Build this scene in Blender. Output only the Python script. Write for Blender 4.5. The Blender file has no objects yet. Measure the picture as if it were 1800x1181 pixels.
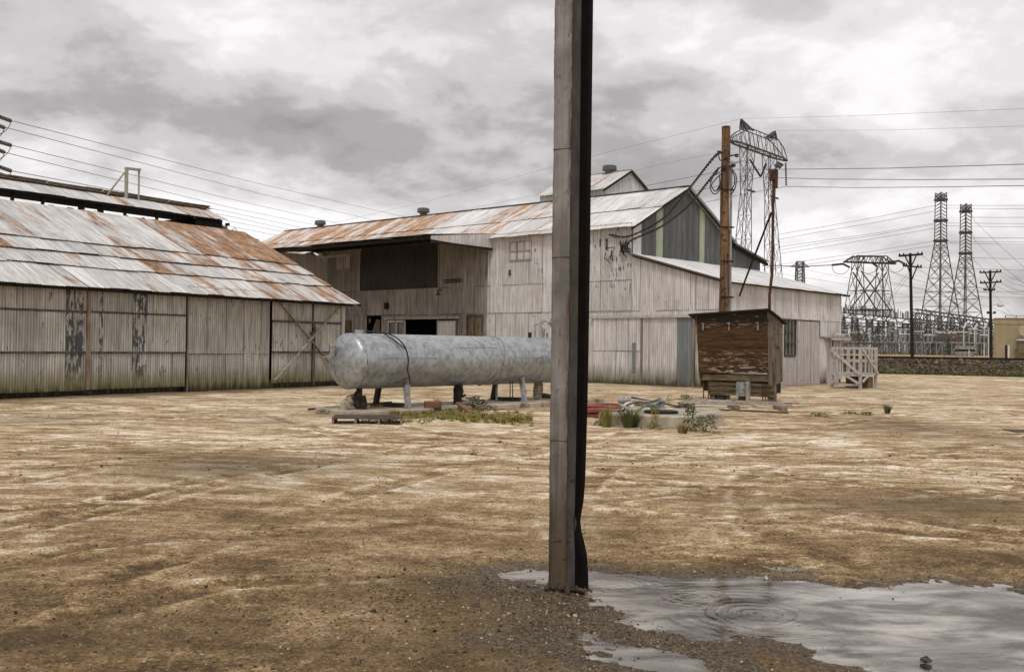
import bpy, math, random
import numpy as np
from mathutils import Vector, Matrix
random.seed(7); rs = np.random.RandomState(11)
scene = bpy.context.scene
col = scene.collection
# ------------------------------------------------------------------ camera
F = 1750.0; ROLL = 0.0123; PITCH = math.atan(18/1750.0); EYE = 1.5
cam_data = bpy.data.cameras.new("camera")
cam = bpy.data.objects.new("camera", cam_data); col.objects.link(cam); scene.camera = cam
cam_data.sensor_width = 36; cam_data.lens = 35.0; cam_data.clip_start = 0.1; cam_data.clip_end = 6000
RM = Matrix.Rotation(math.pi/2+PITCH, 3, 'X') @ Matrix.Rotation(ROLL, 3, 'Z')
cam.matrix_world = Matrix.Translation((0, 0, EYE)) @ RM.to_4x4()
# survey helpers: turn a sighting in the photograph into a point on a known surface
O = Vector((0, 0, EYE))
def ray(x, y): return RM @ Vector(((x-900)/F, (590.5-y)/F, -1.0))
def G(x, y, z=0.0):
    d = ray(x, y); return O+d*((z-EYE)/d.z)
def D(x, y, dist):
    d = ray(x, y); return O+d*(dist/d.y)
# ------------------------------------------------------------------ light
SUN_EL, SUN_AZ = math.radians(58), math.radians(186)      # azimuth clockwise from +Y
EXPO = 0.12
scene.view_settings.view_transform = 'Standard'; scene.view_settings.look = 'None'
scene.view_settings.exposure = EXPO; scene.view_settings.gamma = 1.0
world = bpy.data.worlds.new("World"); scene.world = world; world.use_nodes = True
sl = bpy.data.lights.new("sun", 'SUN'); sl.energy = 1.3; sl.angle = math.radians(12); sl.color = (1.0, .97, .93)
sun = bpy.data.objects.new("sun", sl); col.objects.link(sun)
sd = Vector((math.sin(SUN_AZ)*math.cos(SUN_EL), math.cos(SUN_AZ)*math.cos(SUN_EL), math.sin(SUN_EL)))
sun.rotation_euler = sd.to_track_quat('Z', 'Y').to_euler(); sun.location = (0, -10, 30)

class NT:
    """small node builder"""
    def __init__(s, tree): s.t = tree; tree.nodes.clear()
    def n(s, typ, ins=None, **kw):
        nd = s.t.nodes.new(typ)
        for k, v in kw.items(): setattr(nd, k, v)
        if ins:
            for k, v in ins.items(): s.set(nd.inputs[k], v)
        return nd
    def set(s, sock, v):
        if isinstance(v, bpy.types.NodeSocket): s.t.links.new(v, sock)
        elif isinstance(v, tuple) and sock.type == 'RGBA' and len(v) == 3: sock.default_value = (*v, 1)
        else: sock.default_value = v
    def m(s, op, a, b=0.0, c=0.0, clamp=False):
        nd = s.t.nodes.new('ShaderNodeMath'); nd.operation = op; nd.use_clamp = clamp
        for i, v in enumerate((a, b, c)): s.set(nd.inputs[i], v)
        return nd.outputs[0]
    def vm(s, op, a, b=None, out=0):
        nd = s.t.nodes.new('ShaderNodeVectorMath'); nd.operation = op
        s.set(nd.inputs[0], a)
        if b is not None: s.set(nd.inputs[1] if op != 'SCALE' else nd.inputs[3], b)
        return nd.outputs[out]
    def mix(s, f, a, b, mode='MIX'):
        nd = s.t.nodes.new('ShaderNodeMix'); nd.data_type = 'RGBA'; nd.blend_type = mode; nd.clamp_factor = True
        s.set(nd.inputs[0], f); s.set(nd.inputs[6], a); s.set(nd.inputs[7], b); return nd.outputs[2]
    def ss(s, v, a, b):   # smoothstep a..b
        nd = s.t.nodes.new('ShaderNodeMapRange'); nd.interpolation_type = 'SMOOTHSTEP'
        s.set(nd.inputs[0], v); s.set(nd.inputs[1], a); s.set(nd.inputs[2], b); return nd.outputs[0]
    def noise(s, vec, scale, detail=4, rough=.55, dist=0.0, out=0):
        nd = s.n('ShaderNodeTexNoise', {'Vector': vec, 'Scale': scale, 'Detail': detail, 'Roughness': rough, 'Distortion': dist})
        return nd.outputs[out]
    def scale(s, vec, x, y, z):
        return s.vm('MULTIPLY', vec, (x, y, z))
    def xyz(s, vec):
        nd = s.n('ShaderNodeSeparateXYZ', {0: vec}); return nd.outputs
    def comb(s, x, y, z):
        return s.n('ShaderNodeCombineXYZ', {0: x, 1: y, 2: z}).outputs[0]
    def out(s, color, rough=.7, metal=0.0, bump=None, bstr=.3, bdist=.01, spec=.4, extra=None):
        ins = {'Base Color': color, 'Roughness': rough, 'Metallic': metal, 'Specular IOR Level': spec}
        if bump is not None:
            ins['Normal'] = s.n('ShaderNodeBump', {'Height': bump, 'Strength': bstr, 'Distance': bdist}).outputs[0]
        if extra: ins.update(extra)
        p = s.n('ShaderNodeBsdfPrincipled', ins)
        o = s.n('ShaderNodeOutputMaterial', {0: p.outputs[0]}); return p

# sky: high overcast, clouds in world directions over a Nishita sky
w = NT(world.node_tree)
sky = w.n('ShaderNodeTexSky', sky_type='NISHITA', sun_disc=False, sun_elevation=SUN_EL, sun_rotation=SUN_AZ)
dirv = w.vm('NORMALIZE', w.n('ShaderNodeTexCoord').outputs['Generated'])
dx, dy, dz = w.xyz(dirv)[:3]
dzp = w.m('ADD', w.m('MAXIMUM', dz, 0.0), 0.34)
cx = w.m('DIVIDE', dx, dzp); cy = w.m('DIVIDE', dy, dzp)
cv = w.comb(cx, cy, 0.0)
n1 = w.noise(w.vm('ADD', cv, (3.1, 1.7, 0)), 1.7, 7, .52, .25)
n2 = w.noise(w.vm('ADD', cv, (7.3, 4.2, 2)), 4.6, 8, .55, .3)
n3 = w.noise(w.vm('ADD', cv, (1.3, 9.2, 5)), 13.0, 6, .6, .2)
dens = w.m('SUBTRACT', w.m('ADD', w.m('ADD', w.m('MULTIPLY', n1, .62), w.m('MULTIPLY', n2, .44)), w.m('MULTIPLY', n3, .20)), .130)   # ~.5
SKYB = [  # (pixel x, y, half width, half height, amount): banks of darker (+) or thinner (-) cloud
 (520, 255, 400, 50, .11), (230, 180, 300, 35, .09), (60, 30, 190, 45, .15), (1500, 290, 420, 45, .14), (850, 150, 200, 35, .06), (900, 290, 300, 60, .08),
 (380, 100, 320, 50, -.07), (1250, 50, 300, 60, -.06), (1550, 100, 260, 45, -.06), (1300, 150, 260, 30, .06), (100, 150, 200, 30, -.05), (1690, 360, 200, 40, -.08), (480, 385, 200, 18, -.16), (1500, 420, 300, 60, -.04), (700, 25, 260, 30, -.03), (60, 230, 160, 50, -.04), (1750, 20, 120, 40, .07)]
for (px, py, hw, hh, amt) in SKYB:
    d0 = ray(px, py).normalized()
    az0 = math.atan2(d0.x, d0.y); el0 = math.asin(d0.z)
    az = w.m('ARCTAN2', dx, dy)
    a = w.m('DIVIDE', w.m('SUBTRACT', az, az0), hw/F*1.1); e = w.m('DIVIDE', w.m('SUBTRACT', w.m('ARCSINE', dz), el0), hh/F*1.3)
    q = w.m('ADD', w.m('MULTIPLY', a, a), w.m('MULTIPLY', e, e))
    g = w.m('POWER', 2.718, w.m('MULTIPLY', q, -.8))
    dens = w.m('ADD', dens, w.m('MULTIPLY', g, amt))
ramp = w.n('ShaderNodeValToRGB', {0: dens})
cr = ramp.color_ramp; cr.interpolation = 'EASE'
cr.elements[0].position = .30; cr.elements[0].color = (1.0, .97, .975, 1)
cr.elements[1].position = .84; cr.elements[1].color = (.26, .238, .245, 1)
for p, c in ((.38, (.93, .91, .908)), (.47, (.78, .755, .755)), (.57, (.60, .575, .578)), (.68, (.41, .39, .395))):
    el = cr.elements.new(p); el.color = (*c, 1)
below = w.ss(dz, -.02, .01)
cloud = w.mix(below, (.30, .23, .16), ramp.outputs[0])
skyc = w.mix(.97, w.vm('SCALE', sky.outputs[0], .10), cloud)
bg = w.n('ShaderNodeBackground', {0: skyc, 1: 1.0}); w.n('ShaderNodeOutputWorld', {0: bg.outputs[0]})

# ------------------------------------------------------------------ mesh helpers
class MB:
    def __init__(s): s.v = []; s.f = []; s.uv = []; s.tint = []; s.mi = []; s.cur = (.5, 0, 0); s.m = 0; s.smooth = False
    def face(s, idx, uvs=None, tint=None):
        s.f.append(tuple(idx)); s.uv.append(uvs); s.tint.append(tint or s.cur); s.mi.append(s.m)
    def box(s, c, size, R=None):
        c = Vector(c); hx, hy, hz = [a/2 for a in size]; b = len(s.v)
        for z in (-hz, hz):
            for x, y in ((-hx, -hy), (hx, -hy), (hx, hy), (-hx, hy)):
                p = Vector((x, y, z)); s.v.append(c+(R @ p if R is not None else p))
        for q in ((3, 2, 1, 0), (4, 5, 6, 7), (0, 1, 5, 4), (1, 2, 6, 5), (2, 3, 7, 6), (3, 0, 4, 7)):
            f = [b+i for i in q]; P = [s.v[i] for i in f]
            e = (P[1]-P[0]); l1 = e.length; l2 = (P[3]-P[0]).length
            uo = (c.x+c.y)*1.0
            s.face(f, [(uo, c.z), (uo+l1, c.z), (uo+l1, c.z+l2), (uo, c.z+l2)])
    def obox(s, P, a, b, c):   # corner + three edge vectors
        P, a, b, c = Vector(P), Vector(a), Vector(b), Vector(c)
        if a.cross(b).dot(c) < 0: a, b = b, a
        n = len(s.v)
        s.v += [P, P+a, P+a+b, P+b, P+c, P+a+c, P+a+b+c, P+b+c]
        for q in ((3, 2, 1, 0), (4, 5, 6, 7), (0, 1, 5, 4), (1, 2, 6, 5), (2, 3, 7, 6), (3, 0, 4, 7)):
            f = [n+i for i in q]; Q = [s.v[i] for i in f]
            e1 = (Q[1]-Q[0]); e2 = Q[3]-Q[0]
            u0 = Q[0].x*.7+Q[0].y*.7; v0 = Q[0].z
            s.face(f, [(u0, v0), (u0+e1.length, v0), (u0+e1.length, v0+e2.length), (u0, v0+e2.length)])
    def beam(s, p, q, wd, ht=None, up=(0, 0, 1)):
        p, q = Vector(p), Vector(q); ht = ht or wd; d = (q-p)
        L = d.length
        if L < 1e-6: return
        d.normalize(); up = Vector(up)
        if abs(d.dot(up)) > .95: up = Vector((1, 0, 0)) if abs(d.x) < .9 else Vector((0, 1, 0))
        sx = d.cross(up).normalized(); sy = sx.cross(d).normalized()
        s.obox(p-sx*wd/2-sy*ht/2, sx*wd, sy*ht, d*L)
    def tube(s, pts, r, n=6, cap=True):
        pts = [Vector(p) for p in pts]; k = len(pts); base = len(s.v)
        rr = r if isinstance(r, (list, tuple)) else [r]*k
        prev = None; L = 0
        for i, p in enumerate(pts):
            t = (pts[min(i+1, k-1)]-pts[max(i-1, 0)]).normalized()
            if prev is None:
                a = Vector((0, 0, 1)) if abs(t.z) < .9 else Vector((1, 0, 0)); prev = t.cross(a).normalized()
            prev = (prev-t*prev.dot(t)).normalized(); b = t.cross(prev)
            for j in range(n):
                an = 2*math.pi*j/n; s.v.append(p+(prev*math.cos(an)+b*math.sin(an))*rr[i])
        for i in range(k-1):
            l2 = L+(pts[i+1]-pts[i]).length
            for j in range(n):
                j2 = (j+1) % n
                c = 2*math.pi*rr[i]/n
                s.face((base+i*n+j, base+i*n+j2, base+(i+1)*n+j2, base+(i+1)*n+j), [(j*c, L), (j*c+c, L), (j*c+c, l2), (j*c, l2)])
            L = l2
        if cap:
            s.face([base+j for j in range(n)][::-1]); s.face([base+(k-1)*n+j for j in range(n)])
    def lathe(s, prof, origin, axis=(0, 0, 1), n=24):
        axis = Vector(axis).normalized(); a = Vector((0, 0, 1)) if abs(axis.z) < .9 else Vector((1, 0, 0))
        X = axis.cross(a).normalized(); Yv = axis.cross(X); o = Vector(origin); base = len(s.v)
        for (r, h) in prof:
            for j in range(n):
                an = 2*math.pi*j/n; s.v.append(o+axis*h+(X*math.cos(an)+Yv*math.sin(an))*max(r, .0005))
        L = 0
        for i in range(len(prof)-1):
            l2 = L+math.hypot(prof[i+1][0]-prof[i][0], prof[i+1][1]-prof[i][1])
            for j in range(n):
                j2 = (j+1) % n; u = j/n*2*math.pi*max(prof[i][0], .05); u2 = (j+1)/n*2*math.pi*max(prof[i][0], .05)
                s.face((base+i*n+j, base+(i+1)*n+j, base+(i+1)*n+j2, base+i*n+j2), [(u, L), (u, l2), (u2, l2), (u2, L)])
            L = l2
        s.face([base+j for j in range(n)]); s.face([base+(len(prof)-1)*n+j for j in range(n)][::-1])
    def prism(s, poly, vec):   # polygon extruded by vec
        P = [Vector(p) for p in poly]; vec = Vector(vec); n = len(P); b = len(s.v)
        nn = Vector((0, 0, 0))
        for i in range(n): nn += P[i].cross(P[(i+1) % n])
        if nn.dot(vec) > 0: P = P[::-1]
        s.v += P+[p+vec for p in P]
        def uvp(ids): return [(s.v[i].x*.7+s.v[i].y*.7, s.v[i].z) for i in ids]
        f = list(range(b, b+n)); s.face(f, uvp(f))
        f = list(range(b+n, b+2*n))[::-1]; s.face(f, uvp(f))
        for i in range(n):
            f = (b+i, b+n+i, b+n+(i+1) % n, b+(i+1) % n); s.face(f, uvp(f))
    def sheet(s, P, e, f, L, Hh, nrm, uv0, tint, pitch=.076, amp=.009, rows=1, topf=None, botf=None, seg=4, wob=0.0):
        """one corrugated sheet: origin P, e along (waves), f across, profile along nrm. topf/botf give f-extent as function of local u"""
        P, e, f, nrm = Vector(P), Vector(e), Vector(f), Vector(nrm)
        nu = max(2, int(round(L/pitch*seg))); b = len(s.v)
        ph = uv0[0]
        wb = [random.uniform(-wob, wob) for _ in range(rows+1)]
        for j in range(rows+1):
            for i in range(nu+1):
                u = L*i/nu
                lo = botf(u) if botf else 0.0; hi = topf(u) if topf else Hh
                vv = lo+(hi-lo)*j/rows
                off = amp*math.cos(2*math.pi*(u+ph)/pitch)
                s.v.append(P+e*u+f*vv+nrm*(off+wb[j]))
        for j in range(rows):
            for i in range(nu):
                a = b+j*(nu+1)+i; u1 = uv0[0]+L*i/nu; u2 = uv0[0]+L*(i+1)/nu
                def V_(u, jj):
                    lo = botf(u) if botf else 0.0; hi = topf(u) if topf else Hh
                    return uv0[1]+lo+(hi-lo)*jj/rows
                s.face((a, a+1, a+nu+2, a+nu+1), [(u1, V_(L*i/nu, j)), (u2, V_(L*(i+1)/nu, j)), (u2, V_(L*(i+1)/nu, j+1)), (u1, V_(L*i/nu, j+1))], tint)

ORG = {}
SPLIT = {'panel_trim', 'service_wire', 'wall_bracket', 'seam_line', 'flue', 'door_post', 'baluster', 'rail', 'cross_brace', 'sheet_seam', 'girt', 'door_latch', 'vent_post', 'cladding_trim', 'side_rail', 'stringer', 'bottom_board', 'head_fitting', 'crossarm_collar'}
def islands(mb):
    par = list(range(len(mb.v)))
    def find(a):
        while par[a] != a: par[a] = par[par[a]]; a = par[a]
        return a
    for f in mb.f:
        r = find(f[0])
        for i in f[1:]: par[find(i)] = r
    out = {}
    for k, f in enumerate(mb.f): out.setdefault(find(f[0]), []).append(k)
    res = []
    for ks in out.values():
        m2 = MB(); mp = {}
        for k in ks:
            nf = []
            for i in mb.f[k]:
                if i not in mp: mp[i] = len(m2.v); m2.v.append(mb.v[i])
                nf.append(mp[i])
            m2.f.append(tuple(nf)); m2.uv.append(mb.uv[k]); m2.tint.append(mb.tint[k]); m2.mi.append(mb.mi[k])
        res.append(m2)
    return res
def build(name, mb, mats, parent=None, loc=None, smooth=False, bevel=0.0):
    if name in SPLIT and parent is not None:
        L = islands(mb)
        if len(L) > 1:
            o = None
            for m2 in L: o = build_one(name, m2, mats, parent, loc, smooth, bevel)
            return o
    return build_one(name, mb, mats, parent, loc, smooth, bevel)
def build_one(name, mb, mats, parent=None, loc=None, smooth=False, bevel=0.0):
    if not isinstance(mats, (list, tuple)): mats = [mats]
    if parent is not None: o0 = ORG[parent.name]
    elif loc is not None: o0 = Vector(loc)
    else:
        xs = [p[0] for p in mb.v]; ys = [p[1] for p in mb.v]; zs = [p[2] for p in mb.v]
        o0 = Vector(((min(xs)+max(xs))/2, (min(ys)+max(ys))/2, min(zs)))
    me = bpy.data.meshes.new(name)
    arr = [(p[0]-o0.x, p[1]-o0.y, p[2]-o0.z) for p in mb.v]
    me.from_pydata(arr, [], mb.f)
    for m_ in mats: me.materials.append(m_)
    if len(mats) > 1: me.polygons.foreach_set('material_index', mb.mi)
    data = []; td = []
    for f, u, t in zip(mb.f, mb.uv, mb.tint):
        if u is None: u = [(mb.v[i][0]*.7+mb.v[i][1]*.7, mb.v[i][2]) for i in f]
        for q in u: data += [q[0], q[1]]
        td += [t[0], t[1], t[2], 1.0]*len(f)
    uvl = me.uv_layers.new(name='UVMap'); uvl.data.foreach_set('uv', data)
    tl = me.color_attributes.new('tint', 'FLOAT_COLOR', 'CORNER'); tl.data.foreach_set('color', td)
    if smooth: me.polygons.foreach_set('use_smooth', [True]*len(me.polygons))
    me.update()
    o = bpy.data.objects.new(name, me); col.objects.link(o); ORG[o.name] = o0
    if parent is not None: o.parent = parent
    else: o.location = o0
    if bevel:
        md = o.modifiers.new('bevel', 'BEVEL'); md.width = bevel; md.segments = 1; md.limit_method = 'ANGLE'
    return o
def tag(o, label, cat, group=None):
    o['label'] = label; o['category'] = cat
    if group: o['group'] = group
    return o
def thing(name, label, cat, loc, group=None):
    o = bpy.data.objects.new(name, None); col.objects.link(o); o.location = loc; o.empty_display_size = .3
    ORG[o.name] = Vector(loc); return tag(o, label, cat, group)
def struct(o, kind='structure'): o['kind'] = kind; return o
def copy_tree(o, loc, label=None, group=None):
    c = o.copy(); col.objects.link(c); c.location = loc
    if label: c['label'] = label
    if group: c['group'] = group
    for ch in list(o.children):
        k = ch.copy(); col.objects.link(k); k.parent = c
        for g in list(ch.children):
            q = g.copy(); col.objects.link(q); q.parent = k
    return c

# ------------------------------------------------------------------ materials
MAT = {}
def newmat(name):
    m = bpy.data.materials.new(name); m.use_nodes = True; MAT[name] = m; return NT(m.node_tree), m
def plain(name, c1, c2, scale=6.0, rough=.7, metal=0.0, stretch=(1, 1, 1), bump=.2, spec=.35, detail=6, grime=None, bd=.01):
    t, m = newmat(name)
    P = t.n('ShaderNodeTexCoord').outputs['Object']
    v = t.scale(P, *stretch)
    a = t.ss(t.noise(v, scale, detail, .6), .3, .7)
    c = t.mix(a, c1, c2)
    if grime:
        g = t.ss(t.noise(t.vm('ADD', P, (5, 3, 1)), grime[1], 6, .65), grime[2], grime[3]); c = t.mix(g, c, grime[0])
    t.out(c, rough, metal, t.noise(v, scale*3, 4), bump, bd, spec); return m

def corr_mat(name, paint, paint2, bare, rustc=(.30, .12, .035), rust2=(.10, .045, .03), peel=.62, moss_foot=0.0, streak=.6, rough=.6, metal=0.0, base_dark=0.0, rust_lo=.62, pitch=.076, rib=.42):
    t, m = newmat(name)
    uv = t.n('ShaderNodeUVMap', uv_map='UVMap').outputs[0]
    att = t.n('ShaderNodeAttribute', attribute_name='tint').outputs['Color']
    rnd, rust, ex = t.xyz(att)[:3]
    off = t.comb(t.m('MULTIPLY', rnd, 37.0), t.m('MULTIPLY', rnd, 11.0), 0.0)
    uvr = t.vm('ADD', uv, off)
    s1 = t.noise(t.scale(uvr, 5.5, .55, 1), 1.6, 7, .62)       # vertical runs
    s2 = t.noise(uv, 1.1, 6, .6)
    s3 = t.noise(t.scale(uv, 13.15*2, .8, 1), 1.0, 4, .5)       # per-rib streaks
    f = t.m('ADD', t.m('MULTIPLY', s1, .5), t.m('ADD', t.m('MULTIPLY', s2, .25), t.m('MULTIPLY', s3, .25)))
    c = t.mix(t.ss(f, .40, .60), paint2, paint)
    hl = t.noise(t.scale(uvr, 13.15, .45, 1), 1.0, 6, .6)
    c = t.mix(t.m('MULTIPLY', t.ss(hl, .56, .66), .45), c, tuple(min(.85, a*1.45) for a in paint))
    c = t.mix(t.m('MULTIPLY', t.ss(hl, .42, .34), .3), c, tuple(a*.55 for a in paint2))
    c = t.mix(1.0, c, t.comb(*[t.m('ADD', .84, t.m('MULTIPLY', rnd, .30))]*3), 'MULTIPLY')
    # rib shading painted into the colour: darker in the troughs of the corrugation
    rb_ = t.m('SUBTRACT', .5, t.m('MULTIPLY', t.m('COSINE', t.m('MULTIPLY', t.xyz(uv)[0], 2*math.pi/pitch)), .5))
    c = t.mix(t.m('MULTIPLY', t.m('POWER', rb_, 1.6), rib), c, tuple(a*.30 for a in paint2))
    # bare zinc sheets (extra channel) and flaking
    fl = t.noise(t.scale(uv, 9.0, 1.6, 1), 1.5, 8, .68)
    pe = t.m('ADD', t.m('ADD', fl, t.m('MULTIPLY', t.m('SUBTRACT', s2, .5), .5)), t.m('MULTIPLY', ex, .5))
    c = t.mix(t.ss(pe, peel, peel+.025), c, bare)
    sr = t.noise(t.scale(uv, 2.6, .16, 1), 1.5, 7, .7)
    c = t.mix(t.m('MULTIPLY', t.ss(sr, .60, .74), .55), c, tuple(a*.28 for a in paint2))
    # fine dark specks
    sp = t.noise(t.scale(uv, 1, .6, 1), 22, 3, .6)
    c = t.mix(t.m('MULTIPLY', t.ss(sp, .66, .74), .5), c, (.05, .045, .04))
    c = t.mix(t.ss(ex, 1.8, 2.2), c, tuple(a*.16 for a in paint2))
    # rust
    rn = t.m('ADD', t.m('MULTIPLY', t.noise(t.scale(uvr, 3.2, .55, 1), 1.3, 9, .68), .4), t.m('MULTIPLY', t.noise(t.scale(uv, 1.7, .5, 1), 1.0, 9, .68), .6))
    rm = t.ss(t.m('ADD', t.m('MULTIPLY', rn, 1.0), t.m('MULTIPLY', rust, .62)), rust_lo, rust_lo+.15)
    rc = t.mix(t.ss(t.noise(t.scale(uv, 6, .8, 1), 1.5, 6, .6), .38, .62), rust2, rustc)
    rc = t.mix(t.ss(t.noise(uv, 2.5, 6, .7), .45, .7), rc, tuple(min(1, a*1.6) for a in rustc))
    c = t.mix(t.m('MULTIPLY', rm, .92), c, rc)
    if moss_foot:
        vv = t.xyz(uv)[1]
        h = t.m('ADD', vv, t.m('MULTIPLY', t.m('SUBTRACT', t.noise(t.scale(uv, 6, 1, 1), 1.2, 6, .6), .5), .9))
        c = t.mix(t.m('MULTIPLY', t.ss(h, .95, .15), moss_foot), c, (.17, .15, .065))
        c = t.mix(t.m('MULTIPLY', t.ss(h, .34, .0), moss_foot), c, (.028, .024, .016))  # also a near-black band low along the wall foot
    p = t.out(c, t.m('ADD', rough, t.m('MULTIPLY', rm, .25)), metal, t.m('ADD', fl, t.m('MULTIPLY', sp, .3)), .25, .004, .35)
    return m
M_shedwall = corr_mat('shed_wall_metal', (.58, .555, .505), (.34, .32, .28), (.065, .07, .075), peel=.63, moss_foot=1.0, rib=.5)
M_shedroof = corr_mat('shed_roof_metal', (.74, .725, .70), (.46, .445, .43), (.16, .16, .165), rustc=(.32, .165, .065), rust2=(.13, .055, .026), peel=.73, rough=.5, rib=.38)
M_barnwall = corr_mat('barn_wall_metal', (.74, .715, .70), (.50, .475, .455), (.13, .125, .125), peel=.655, moss_foot=.8, pitch=.09, rib=.3)
M_barnwall_shade = corr_mat('barn_bay_wall_shaded', (.37, .34, .305), (.21, .19, .165), (.10, .095, .09), peel=.70, moss_foot=.5, pitch=.09, rib=.35)  # barn wall metal, darkened in its colour for the canopy's shade
M_barndark = corr_mat('barn_dark_panel', (.055, .047, .036), (.03, .026, .02), (.03, .03, .03), peel=.8, pitch=.09)  # sheets' own dark tone, lowered further for the canopy's shade
M_gable = corr_mat('gable_metal', (.14, .145, .14), (.085, .088, .085), (.09, .09, .09), peel=.8)
M_green = corr_mat('skylight_strip', (.46, .50, .36), (.34, .385, .27), (.3, .34, .24), peel=.9)
M_barnroof = corr_mat('barn_roof_metal', (.78, .76, .75), (.54, .52, .51), (.3, .3, .3), rustc=(.42, .21, .075), rust2=(.24, .11, .045), peel=.75, rough=.5, pitch=.09, rib=.25)
M_black = plain('black_timber_and_shade', (.012, .010, .008), (.022, .018, .014), 5, .9)
M_void = plain('dark_interior', (.010, .009, .008), (.016, .014, .012), 2, .95)
M_trim = plain('weathered_trim', (.26, .23, .19), (.40, .37, .33), 3, .8, stretch=(3, 3, .6), grime=((.12, .07, .03), 3, .55, .7))
M_rusttrim = plain('rusty_trim', (.13, .085, .05), (.30, .25, .19), 3, .8, stretch=(4, 4, .5))
M_girt = plain('grimy_girt', (.035, .03, .024), (.12, .10, .08), 4, .85)
M_vent = plain('vent_metal', (.075, .085, .08), (.12, .13, .12), 3, .6)
M_whitewood = plain('whitewashed_boards', (.34, .31, .285), (.56, .53, .50), 2.5, .8, stretch=(6, 6, .5), grime=((.12, .10, .08), 3, .6, .72))
M_glass = plain('dusty_glass', (.05, .06, .055), (.14, .15, .14), 2, .25, spec=.6)
M_steel = plain('dark_tower_steel', (.045, .045, .048), (.09, .09, .09), 1, .75)
M_steel2 = plain('grey_tower_steel', (.07, .07, .072), (.13, .128, .128), 1, .75)
M_wire = plain('wire_black', (.012, .012, .013), (.03, .03, .03), 1, .6)
M_wire2 = plain('wire_grey', (.09, .085, .088), (.13, .12, .12), 1, .6)
M_insul = plain('insulator_glaze', (.02, .015, .014), (.04, .03, .028), 4, .3)
M_galv = None
t, M_galv = newmat('galvanised_tank')
P = t.n('ShaderNodeTexCoord').outputs['Object']
uv = t.n('ShaderNodeUVMap', uv_map='UVMap').outputs[0]
sp = t.n('ShaderNodeTexVoronoi', {'Vector': P, 'Scale': 13.0}).outputs['Color']
spv = t.xyz(sp)[0]
nn = t.noise(P, 5.0, 9, .7)
nf = t.noise(P, 14, 6, .7)
c = t.mix(t.ss(t.m('ADD', t.m('MULTIPLY', nn, .6), t.m('ADD', t.m('MULTIPLY', nf, .3), t.m('MULTIPLY', spv, .1))), .34, .64), (.24, .255, .27), (.46, .48, .495))
zz = t.xyz(P)[2]
dr = t.noise(t.scale(P, 9, 9, 1.2), 1.2, 7, .7)
c = t.mix(t.m('MULTIPLY', t.ss(dr, .60, .66), t.m('MULTIPLY', t.ss(t.xyz(P)[2], 1.25, 1.6), .8)), c, (.06, .06, .055))
c = t.mix(t.m('MULTIPLY', t.ss(t.noise(t.scale(P, 1, 1, .6), 3, 8, .72), .55, .72), .45), c, (.075, .07, .06))
c = t.mix(t.m('MULTIPLY', t.ss(t.noise(t.vm('ADD', P, (4, 4, 4)), 3.0, 8, .7), .56, .7), .5), c, (.55, .56, .57))
t.out(c, .42, .6, nf, .15, .004, .4)
M_tankgrey = plain('leg_galvanised', (.20, .21, .225), (.36, .37, .38), 5, .6, grime=((.16, .07, .03), 4, .5, .65))
M_legdark = plain('leg_dark', (.02, .018, .016), (.05, .04, .035), 5, .8)
M_canvas = plain('old_canvas_wrap', (.16, .13, .09), (.42, .36, .27), 9, .95, grime=((.05, .03, .02), 8, .5, .68), bump=.6, bd=.02)
M_canvasdark = plain('tarred_wrap', (.018, .014, .012), (.05, .035, .026), 9, .9, bump=.6, bd=.02)
M_palletw = plain('dark_pallet_wood', (.045, .03, .028), (.11, .075, .065), 4, .85, stretch=(1, 5, 5))
M_palette = plain('pallet_endgrain', (.16, .12, .08), (.26, .2, .14), 9, .85)
M_block = plain('brown_block_wood', (.12, .06, .03), (.24, .14, .07), 4, .85, stretch=(1, 4, 6))
M_conc = plain('concrete', (.30, .25, .18), (.48, .42, .33), 2.2, .9, grime=((.12, .095, .06), 2.4, .48, .68), bump=.4)
M_sky = None
M_pole = plain('weathered_pole_wood', (.06, .032, .015), (.24, .14, .068), 2.2, .85, stretch=(9, 9, .35), grime=((.03, .015, .01), 5, .52, .62), bump=.5)
M_conduit = plain('grey_conduit', (.22, .225, .23), (.33, .33, .335), 2, .6)
M_rustpole = plain('rusted_pipe', (.04, .018, .012), (.10, .045, .03), 5, .85)
M_hose_red = plain('red_hose', (.20, .045, .04), (.33, .09, .08), 4, .6)
M_hose_grn = plain('green_hose', (.10, .20, .14), (.24, .38, .28), 4, .55)
M_hose_wht = plain('white_hose', (.6, .6, .56), (.75, .74, .7), 4, .6)
M_hose_brn = plain('brown_hose', (.13, .06, .035), (.22, .11, .07), 4, .6)
M_pump = plain('cast_metal', (.16, .17, .16), (.42, .42, .40), 7, .5, metal=.3)
M_stone = plain('ballast_stone', (.05, .04, .03), (.26, .2, .15), 1.6, .95, detail=8)
M_rail = plain('rail_black', (.010, .008, .007), (.02, .016, .014), 3, .7)
M_beige = plain('beige_block_wall', (.30, .25, .155), (.37, .31, .20), 1.2, .9)
M_sleeper = plain('old_sleeper', (.05, .035, .025), (.10, .075, .05), 4, .9)
M_grass = None
def leafmat(name, a, b):
    t, m = newmat(name)
    att = t.n('ShaderNodeAttribute', attribute_name='tint').outputs['Color']
    r = t.xyz(att)[0]
    t.out(t.mix(r, a, b), .7, 0, spec=.2); return m
M_leaf = leafmat('weed_green', (.035, .05, .016), (.16, .17, .065))
M_dry = leafmat('dry_grass', (.16, .11, .045), (.42, .32, .15))
M_green2 = leafmat('mixed_grass', (.07, .10, .02), (.40, .30, .10))

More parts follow.
